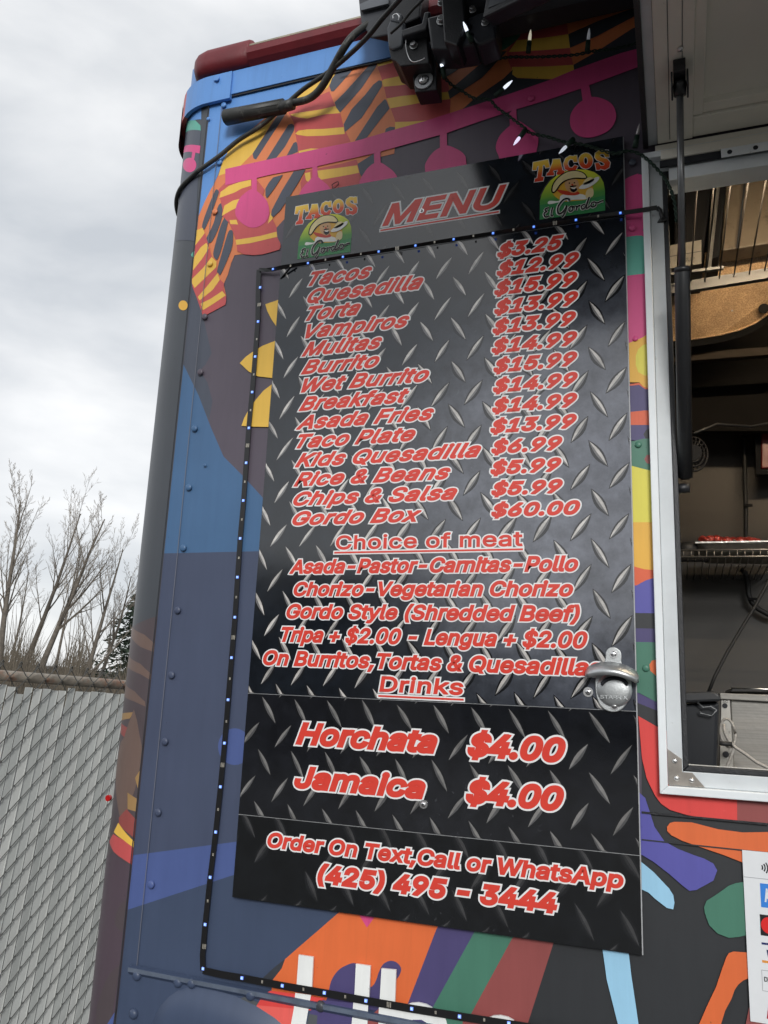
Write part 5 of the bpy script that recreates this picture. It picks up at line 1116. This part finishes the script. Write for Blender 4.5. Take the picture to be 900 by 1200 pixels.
# cassette end and body running to the right along the wall
b = MB(); e0 = [(419, -6), (421, 14), (423, 28), (430, 38), (432, 45), (455, 41), (470, 36), (470, -14)]
b.prism([wpt(u, v, -.06) for u, v in e0], Vector((.03, 0, 0)).lerp(Vector((.05, .05, 0)), .5)); b.build('cassette_end', AWM, aw, bevel=.003)
b = MB(); b.prism([wpt(u, v, -.064) for u, v in ((422, 7), (424, 14), (456, 6), (456, -4), (440, -1))], Vector((0, -.004, 0))); b.build('end_stripe', AWL, aw)
zb = hit(640, 34, 1, -.02).z + .004; xa = hit(540, 50, 1, -.055).x
b = MB(); x1 = 2.3
prof = [(-.055, zb), (-.020, zb - .004), (-.006, zb + .02), (-.006, zb + .09), (-.13, zb + .16), (-.16, zb + .10), (-.12, zb + .035)]
b.add([(x, y, z) for x in (xa, x1) for y, z in prof], [(i, (i + 1) % 7, 7 + (i + 1) % 7, 7 + i) for i in range(7)] + [tuple(range(7)), tuple(range(7, 14))]); b.build('cassette', AWM, aw, bevel=.004)
fz = zb + .10
b = MB(); b.prism([(-.42, -.12, fz + .04), (2.3, -.12, fz + .04), (2.3, -1.08, fz - .10), (-.42, -1.08, fz - .10)], Vector((0, 0, .004))); b.build('canvas', FAB, aw)
b = MB(); b.box((-.44, -1.12, fz - .14), (2.3, -1.07, fz - .08)); b.build('front_bar', AWM, aw, bevel=.006)
# bracket: stepped cast block, hanging plate with large washer, bolts, spring clip
Y1 = -.085
b = MB(); b.prism([wpt(*q, Y1) for q in ((453, 33), (457, 23), (462, 22), (474, 26), (472, 50), (471, 54), (460, 58), (455, 55))], Vector((0, .05, 0))); b.build('bracket_block', AWL, aw, bevel=.003)
b = MB(); b.prism([wpt(*q, Y1 + .004) for q in ((455, 54), (472, 51), (500, 40), (503, 74), (482, 76), (469, 77.5), (464, 72), (458, 69))], Vector((0, .06, 0))); b.build('bracket_cheek', BLACKMETAL, aw, bevel=.002)
b = MB(); b.prism([wpt(*q, -.055) for q in ((482, 76), (486, 108), (512, 105), (511, 70), (506, 40), (484, 44))], Vector((0, .035, 0))); b.build('hanging_plate', BLACKMETAL, aw, bevel=.002)
b = MB(); b.prism([wpt(*q, Y1 + .02) for q in ((470, 30), (492, 20), (496, -20), (468, -20), (462, 22))], Vector((0, .04, 0))); b.build('upper_block', BLACKMETAL, aw, bevel=.003)
b = MB(); b.prism([wpt(*q, Y1 - .002) for q in ((457, 24), (470, 27), (471, 16), (466, 14), (457, 18))], Vector((0, .03, 0))); b.build('clip_block', AWL, aw, bevel=.002)
b = MB(); b.prism([wpt(*q, Y1 - .012) for q in ((470, 35), (494, 27), (497, 14), (504, 13), (500, 34), (472, 43))], Vector((0, .03, 0))); b.build('cast_hook', AWM, aw, bevel=.0025)
b = MB(); b.prism([wpt(*q, -.10) for q in ((500, 20), (522, 15), (546, 22), (560, 30), (556, 52), (528, 57), (505, 57))], Vector((0, .05, 0))); b.build('knuckle_plate', AWM, aw, bevel=.004)
b = MB(); b.prism([wpt(*q, -.115) for q in ((516, -12), (542, -16), (546, 30), (536, 54), (520, 48))], Vector((0, .05, 0))); b.build('arm_post', BLACKMETAL, aw, bevel=.003)
b = MB(); b.prism([wpt(*q, -.10) for q in ((546, 22), (560, 15), (573, 12), (582, 22), (581, 44), (560, 53), (548, 40))], Vector((0, .05, 0))); b.build('elbow_block', AWM, aw, bevel=.004)
b = MB(); a0 = wpt(574, 14, -.12); a1 = wpt(690, -42, -.20); b.beam(a0, a1, .038, .03); b.build('folding_arm', AWM, aw, bevel=.004)
b = MB(); b.beam(wpt(574, 4, -.138), wpt(640, -24, -.18), .018, .004); b.build('arm_face', AWL, aw)
for (u, v, y, r_) in ((485, 53.5, Y1 + .003, .0075), (518, 24, -.102, .0095), (517, 4, -.102, .006), (568.5, 27, -.101, .0062), (554, 12, -.102, .006), (612, 3, -.15, .004)):
    c0 = wpt(u, v, y); b = MB(); b.disc(c0, (0, -1, 0), r_, .0015, 16); b.disc(c0 + Vector((0, -.0015, 0)), (0, -1, .2), r_ * .72, .005, 12); b.build('bolt', STEEL, aw, bevel=.0006)
c0 = wpt(497, 95, -.0555); b = MB(); b.disc(c0, (0, -1, 0), .0165, .0025, 30); wsh = b.build('washer', simple('dull_washer', (.42, .43, .44, 1), .4, .5, var=.2, vscale=90), aw, bevel=.0006)
b = MB(); b.disc(c0 + Vector((0, -.0025, 0)), (0, -1, 0), .0095, .0012, 20, 1); b.disc(c0 + Vector((0, -.0037, 0)), (0, -1, 0), .0080, 0, 20, 0, dome=.004); b.build('washer_screw', [SCREW, BLACKMETAL], aw)
b = MB(); b.box((c0.x - .001, c0.y - .0082, c0.z - .004), (c0.x + .001, c0.y - .0072, c0.z + .004)); b.build('screw_slot', DARKGAP, aw)
b = MB(); b.tube(spline([wpt(*q, Y1 - .004) for q in ((476, 45), (476, 56), (479, 67), (484, 72.5), (492, 71), (498, 68))]), .0009, 6); b.build('spring_clip', SCREW, aw)
b = MB(); b.tube(spline([wpt(*q, Y1 - .01) for q in ((461, 22), (461, 18), (465, 16.5), (468, 20), (467, 24))]), .0012, 6); b.build('ring', SCREW, aw)
b = MB(); b.tube(spline([wpt(u, v, y) for u, v, y in ((458, 39, -.11), (470, 28, -.12), (482, 13, -.13), (495, 0, -.14), (505, -12, -.15))]), .0024, 8); b.build('strut_wire', CABLE, aw)
# =================================================================== PAYMENT STICKER
pk = thing('payment_sticker', 'white card payment sticker at the lower right corner below the window', 'sticker', hit(885, 1100, 1, -.005))
SW = simple('sticker_white', (.74, .76, .78, 1), .35, var=.03)
YS = -.0055; s0 = hit(869, 996, 1, YS); s1 = hit(880, 1197, 1, YS); sx = (s0.x + s1.x) / 2; SWD = .085
b = MB(); b.box((sx, YS, s1.z), (sx + SWD, YS + .0006, s0.z)); b.build('card', SW, pk, bevel=.0002)
def smat(n_, c): return simple('sticker_' + n_, c, .35, var=.03)
NAVY, BLU, MR, MO, VB, VO, BK, UR, GB = smat('navy', (.01, .015, .06, 1)), smat('blue', (.04, .22, .68, 1)), smat('red', (.70, .02, .02, 1)), smat('orange', (.8, .35, .02, 1)), smat('navy_deep', (.01, .02, .12, 1)), smat('amber', (.72, .30, .06, 1)), smat('black', (.012, .012, .014, 1)), smat('crimson', (.45, .015, .03, 1)), smat('grey', (.35, .36, .38, 1))
def sbox(name, xa_, xb_, va, vb, mat, lay=1, u=888):
    za, zb2 = hit(u, va, 1, YS).z, hit(u, vb, 1, YS).z; b = MB(); b.box((sx + xa_, YS - .0001 * lay - .0001, zb2), (sx + xb_, YS - .0001 * lay, za)); return b.build(name, mat, pk)
X0 = .0215 * .95
sbox('blue_mark', .0190, .0480, 1034.6, 1062.5, BLU); sbox('black_mark', .0168, .050, 1071, 1095.5, BK)
for cx2, m_, l_ in ((.0275, MR, 2), (.0385, MO, 3)):
    b = MB(); z_ = hit(888, 1083, 1, YS).z; b.disc((sx + cx2, YS - .0002, z_), (0, -1, 0), .0098, .0001 * l_, 28); b.build('round_mark', m_, pk)
sbox('navy_bar', .0172, .05, 1103.6, 1106, VB); sbox('amber_bar', .0168, .05, 1124.3, 1127.2, VO)
def stext(txt, xa_, xb_, v, capv, mat, shear=0, bold=.0002, lay=3):
    z_ = hit(888, v, 1, YS).z; c_ = hit(888, v - capv, 1, YS).z - z_
    return curve_fill('lettering', fit_text(txt, sx + xa_, sx + xb_, z_, c_, shear, bold), bold, YS - .0001 * lay, .1, mat, pk)
stext('VISA', .0225, .052, 1121, 9.5, VB, .25, .0007); stext('DISCOVER', .0180, .050, 1149, 5.6, BK, 0, .00025); stext('AMEX', .0235, .046, 1056, 16, SW, 0, .0006)
b = MB()
for (z_, ) in ((hit(888, 1136, 1, YS).z,), (hit(888, 1160, 1, YS).z,)): b.box((sx + .0155, YS - .0003, z_ - .0003), (sx + .052, YS - .0001, z_ + .0003))
b.box((sx + .0155, YS - .0003, hit(888, 1160, 1, YS).z), (sx + .0160, YS - .0001, hit(888, 1136, 1, YS).z)); b.build('box_outline', GB, pk)
z0_, z1_ = hit(888, 1192, 1, YS).z, hit(888, 1168.5, 1, YS).z; b = MB(); b.prism([(sx + .0185, YS - .0001, z0_), (sx + .050, YS - .0001, z0_), (sx + .052, YS - .0001, z1_), (sx + .0225, YS - .0001, z1_)], Vector((0, -.0001, 0))); b.build('crimson_mark', UR, pk, bevel=.00005)
stext('UnionPay', .0215, .050, 1183.5, 6.5, SW, .15, .0005)
zc_ = hit(888, 1016, 1, YS).z
for k, r_ in enumerate((.0045, .0075, .0105)):
    b = MB(); P = [Vector((sx + .0185 + r_ * math.cos(a), YS - .0004, zc_ + r_ * math.sin(a))) for a in [(-.62 + 1.24 * i / 8) for i in range(9)]]; b.tube(P, .0009, 6); b.v = [(x, YS - .0002 + (y - YS) * .1, z) for x, y, z in b.v]; b.build('contactless_arc', BK, pk)
sbox('thin_line', 0.0005, .08, 1028, 1028.7, GB, 1, 880)
# =================================================================== FENCE
P0 = CAMP + ray(0, 792) * 2.95
ff = thing('chain_link_fence', 'chain link fence with pale grey privacy slats and a rusty top rail', 'fence', tuple(P0 - FU * 1.5))
GALV = simple('rusty_galvanised_rail', (.27, .24, .20, 1), .5, .25, var=.3, vscale=18, dirt=((.28, .12, .065, 1), 6, .50), bump=.3, bscale=120)
WIRE = simple('dull_fence_wire', (.085, .085, .08, 1), .5, .4, var=.3, vscale=50)
SLT = [simple('pvc_slat_%d' % i, c, .5, var=.07, vscale=10, dirt=((.22, .22, .19, 1), 16, .68), stretch=(1, 1, .25)) for i, c in enumerate(((.56, .58, .565, 1), (.63, .645, .625, 1), (.50, .52, .505, 1)))]
def fp_(s, h, n_=0): return P0 + FD * s + FU * h + FN * n_
WH = .0355
S0, S1 = -22, 56
b = MB(); b.tube([fp_(S0 * WH - .3, 0, -.027), fp_(S1 * WH + .3, 0, -.027)], .0195, 18); b.build('top_rail', GALV, ff)
random.seed(3); HB = 1.75
for i in range(S0, 34):
    lean = random.uniform(-.002, .002); hgt = -.036 + random.uniform(-.004, .006); tw_ = random.uniform(-.06, .10); wd = .0145
    if i == 2: hgt = -.06; 
    if i == 8: hgt = -.026
    b = MB(); c0 = (i + .5) * WH
    for sgn in (1,):
        A = fp_(c0 + lean, hgt, -.002); B_ = fp_(c0 - lean, -HB, -.002); d = (A - B_) / 2
        x = (FD * math.cos(tw_) + FN * math.sin(tw_)) * wd * (1 if i != 2 else .8); y = FN * .0012
        b.obox((A + B_) / 2, x, y, d)
    # small lip bent along one edge
    b.obox((A + B_) / 2 + (FD * math.cos(tw_) + FN * math.sin(tw_)) * wd * .95 + FN * .0018, FD * .0009, FN * .0016, d)
    b.build('slat', SLT[(i * 7) % 3], ff)
for i in range(S0, 34):
    pts = []; j = 0; h = .046; VH = WH * 1.22; nn_ = int((HB + .05) / VH)
    off = .0 if i % 2 else 0
    ph = i % 2
    b = MB(); P = []
    for k in range(nn_ + 1):
        side = (k + ph) % 2; s = (i + side) * WH; hh = h - k * VH
        P.append(fp_(s, hh, .004 if side else .004)); 
        # the run that climbs to the right passes in front of the slat, the other one behind
    Q = []
    for k in range(len(P) - 1):
        a, c = P[k], P[k + 1]; rising = (c - a).dot(FD) < 0
        o_ = FN * (.0035 if rising else -.009)
        Q += [a, a.lerp(c, .12) + o_, a.lerp(c, .88) + o_]
    Q.append(P[-1])
    if ph == 0: Q = Q
    b.tube(Q, .0018, 5); b.build('wire', WIRE, ff)
    if ph == 0:  # knuckle loop above the rail
        b = MB(); T0 = P[0]; s = i * WH
        L_ = [fp_(s - .010, h - .012, .004), fp_(s - .006, h + .004, .003), fp_(s - .001, h + .010, .001), fp_(s + .005, h + .006, -.003), fp_(s + .004, h - .006, -.004), fp_(s - .002, h - .002, .002)]
        b.tube(spline(L_, 4), .0021, 5); b.build('wire_knuckle', WIRE, ff)
b = MB(); q = fp_(.79, -.42, -.02); b.disc(hit(128.5, 935, 1, 1.15), (0, -1, .0), .010, .01, 12); tag(b.build('red_reflector', simple('red_reflector_plastic', (.45, .01, .01, 1), .2)), 'tiny red reflector showing between the fence and the truck corner', 'reflector')
# =================================================================== GROUND, TREES
GO = CAMP - FU * 1.72
def gpt(x, y): return GO + x * FD + y * FN
b = MB(); R_ = 400; rows_ = [(-R_, -20), (-12, -.4), (-5.5, 0), (9, 0), (20, .3), (R_, 6)]     # level yard, falling away beyond the fence
vs = [GO + FD * a + FN * c + FU * (h if c < 0 else 0) for c, h in rows_ for a in (-R_, -12, 0, 12, R_)]
b.add(vs, [(r * 5 + i, r * 5 + i + 1, (r + 1) * 5 + i + 1, (r + 1) * 5 + i) for r in range(5) for i in range(4)])
b.build('ground', simple('asphalt_ground', (.055, .054, .052, 1), .85, var=.25, vscale=1.2, bump=.6, bscale=60, dirt=((.09, .085, .075, 1), .4, .55)), None, kind='structure')
def tree_frame(u, dist):
    """ground point of something seen in picture column u at a given distance"""
    d = ray(u, 800); d = d - d.dot(FU) * FU; d.normalize(); return GO + d * dist
BARK = simple('grey_bark', (.13, .112, .092, 1), .85, var=.35, vscale=9, bump=.6, bscale=30)
TWIG = simple('bare_twigs', (.25, .215, .175, 1), .85, var=.25, vscale=4)
def bare_tree(u, dist, height, r0, label, seed, lean=0, n_low=3, dens=1.0, group='bare trees beyond the fence', fork=.3):
    rnd = random.Random(seed); base = tree_frame(u, dist) - FU * .2; height *= .66; r0 *= .66
    t = thing('bare_tree', label, 'tree', tuple(base), group)
    side = FD.cross(FU).normalized(); right = ray(u + 200, 800) - ray(u, 800); right = (right - right.dot(FU) * FU).normalized()
    tr_, br_, tw_ = MB(), MB(), MB()
    def grow(p, d, ln, r, lvl):
        k = 5 if lvl < 2 else 4; pts = [p]; rs = [r]; dd = d.copy(); q = p.copy()
        for i in range(k):
            dd = (dd + Vector((rnd.gauss(0, 1), rnd.gauss(0, 1), rnd.gauss(0, 1))) * (.035 if lvl < 2 else .07) + FU * (.075 if lvl else .0)).normalized()
            q = q + dd * ln / k; pts.append(q.copy()); rs.append(r * (1 - .82 * (i + 1) / k))
        (tr_ if lvl == 0 else br_ if lvl < 3 else tw_).tube(pts, rs, 6 if lvl == 0 else 4 if lvl < 3 else 3, cap=False)
        if lvl >= 4: return
        nch = [int(15 * dens), int(8 * dens), int(7 * dens), 6][lvl]
        for c in range(nch):
            f = (fork if lvl == 0 else .15) + (1 - (fork if lvl == 0 else .15)) * (c + rnd.random()) / nch; f = min(f, .97)
            i = min(int(f * k), k - 1); pp = pts[i].lerp(pts[i + 1], f * k - i); rr = rs[i] + (rs[i + 1] - rs[i]) * (f * k - i)
            ax = dd.orthogonal().normalized(); ax.rotate(Matrix.Rotation(rnd.random() * 6.283, 3, d)); ang = math.radians(rnd.uniform(18, 38) if lvl < 2 else rnd.uniform(22, 48))
            nd = (pts[i + 1] - pts[i]).normalized() * math.cos(ang) + ax * math.sin(ang)
            grow(pp, nd.normalized(), ln * (1 - f * .55) * rnd.uniform(.36, .58), max(rr * rnd.uniform(.4, .62), .0036), lvl + 1)
    up = (FU + right * lean).normalized(); grow(base, up, height, r0, 0)
    tr_.build('trunk', BARK, t); br_.build('branch', BARK, t); tw_.build('twig', TWIG, t); return t
bare_tree(-6, 24, 7.7, .15, 'bare tree with forked dark trunk at the left edge of the photo', 5, .03, dens=.95)
bare_tree(22, 27, 8.2, .14, 'tall bare tree leaning right, second from the left edge', 2, .10, dens=.85)
bare_tree(40, 25, 7.9, .15, 'bare tree with a strong dark forked trunk in the middle of the row', 8, .10, dens=.9, fork=.22)
bare_tree(62, 33, 7.6, .09, 'thin pale bare tree between the two forked trees', 12, .02, dens=.7)
bare_tree(96, 25, 6.6, .12, 'bare slender tree with two rising stems right of the forked tree', 21, .06, dens=.85, fork=.12)
bare_tree(112, 26, 5.6, .10, 'bare tree leaning strongly right next to the truck corner', 33, .24, dens=.85)
bare_tree(8, 36, 6.0, .09, 'pale bare tree standing far back at the left', 41, 0, dens=.7)
# low brown brush beyond the fence
rnd = random.Random(9); b = MB()
for k in range(3600):
    u = rnd.uniform(-120, 190); q = tree_frame(u, rnd.uniform(17, 34)); h_ = rnd.uniform(.5, 1.7) * (.5 + .9 * rnd.random() ** 2) * (.75 + .45 * math.sin(u * .09)); d = (FU + Vector((rnd.gauss(0, .16), rnd.gauss(0, .16), 0))).normalized(); r_ = rnd.uniform(.006, .018)
    p1 = q + d * h_ * .5 + Vector((rnd.gauss(0, .05), 0, 0)); b.tube([q, p1, q + d * h_ + Vector((rnd.gauss(0, .15), 0, 0))], [r_, r_ * .7, r_ * .2], 3, cap=False)
b.build('brushwood', simple('dry_brushwood', (.11, .092, .068, 1), .9, var=.4, vscale=2), None, kind='stuff', label='tangled dry brown brush growing low behind the slatted fence')
def conifer(u, dist, h_, w_, label, seed, group='evergreens beyond the fence'):
    rnd = random.Random(seed); base = tree_frame(u, dist); t = thing('conifer', label, 'tree', tuple(base), group)
    b = MB(); b.tube([base, base + FU * h_], [.14, .02], 8); b.build('trunk', BARK, t); b = MB()
    for k in range(4600):
        f = rnd.random() ** .8; a = rnd.random() * 6.283; lay = math.floor(f * 15) / 15; R0 = w_ * (1 - lay) * (.65 + .35 * math.sin(a * 3 + lay * 40)); rr = R0 * rnd.random() ** .5
        x_ = FD * math.cos(a) + FN * math.sin(a); c = base + FU * (h_ * (.10 + .9 * (lay + .02 * rnd.random())) - rr * .35 + rnd.gauss(0, .05)) + x_ * rr
        s_ = rnd.uniform(.05, .13); d = (x_ + Vector((rnd.gauss(0, .4), rnd.gauss(0, .4), rnd.gauss(-.2, .35)))).normalized(); e_ = d.cross(Vector((rnd.gauss(0, 1), rnd.gauss(0, 1), rnd.gauss(0, 1)))).normalized()
        b.add([c - d * s_, c + e_ * s_ * .35, c + d * s_, c - e_ * s_ * .35], [(0, 1, 2, 3)])
    b.build('foliage', simple('dark_conifer_green', (.035, .055, .035, 1), .8, var=.4, vscale=3), t); return t
conifer(152, 27, 3.9, 1.7, 'dark evergreen half hidden by the truck corner', 4)
# =================================================================== BEHIND THE CAMERA: what the glossy board mirrors
WALLM = simple('dark_timber_wall', (.045, .040, .036, 1), .8, var=.2, vscale=2)
shed = thing('shed', 'dark timber shed across the yard behind the photographer', 'shed', (-9.5, -13, 0))
b = MB(); b.box((-13, -17, -1.2), (-5, -11.5, 2.9)); b.build('wall', WALLM, shed)
b = MB(); b.prism([(-13.3, -11.2, 2.9), (-13.3, -17.3, 2.9), (-13.3, -14.2, 4.1)], Vector((8.6, 0, 0))); b.build('roof', simple('dark_roof_felt', (.03, .03, .032, 1), .9), shed)
b = MB(); b.box((-9.6, -11.48, -.9), (-8.6, -11.4, 1.9)); b.build('door', simple('grey_shed_door', (.10, .10, .10, 1), .7), shed)
b = MB(); rnd = random.Random(2)
for k in range(9000):
    a = rnd.uniform(-1.35, 1.2); d_ = rnd.uniform(24, 31); top = 1.6 + 1.3 * math.sin(a * 5) * .5 + 1.0 - 1.1 * a
    c = Vector((math.sin(a) * d_, -DIST - math.cos(a) * d_, rnd.uniform(-1.5, 1) + (top + .9) * rnd.random())); s_ = rnd.uniform(.25, .6)
    d = Vector((rnd.gauss(0, 1), rnd.gauss(0, 1), rnd.gauss(0, 1))).normalized(); e_ = d.orthogonal().normalized(); b.add([c - d * s_, c + e_ * s_ * .7, c + d * s_, c - e_ * s_ * .7], [(0, 1, 2, 3)])
b.build('far_wood', simple('dull_wood_foliage', (.045, .05, .038, 1), .9, var=.3, vscale=1), None, kind='stuff', label='dull green wood edge across the road behind the photographer')
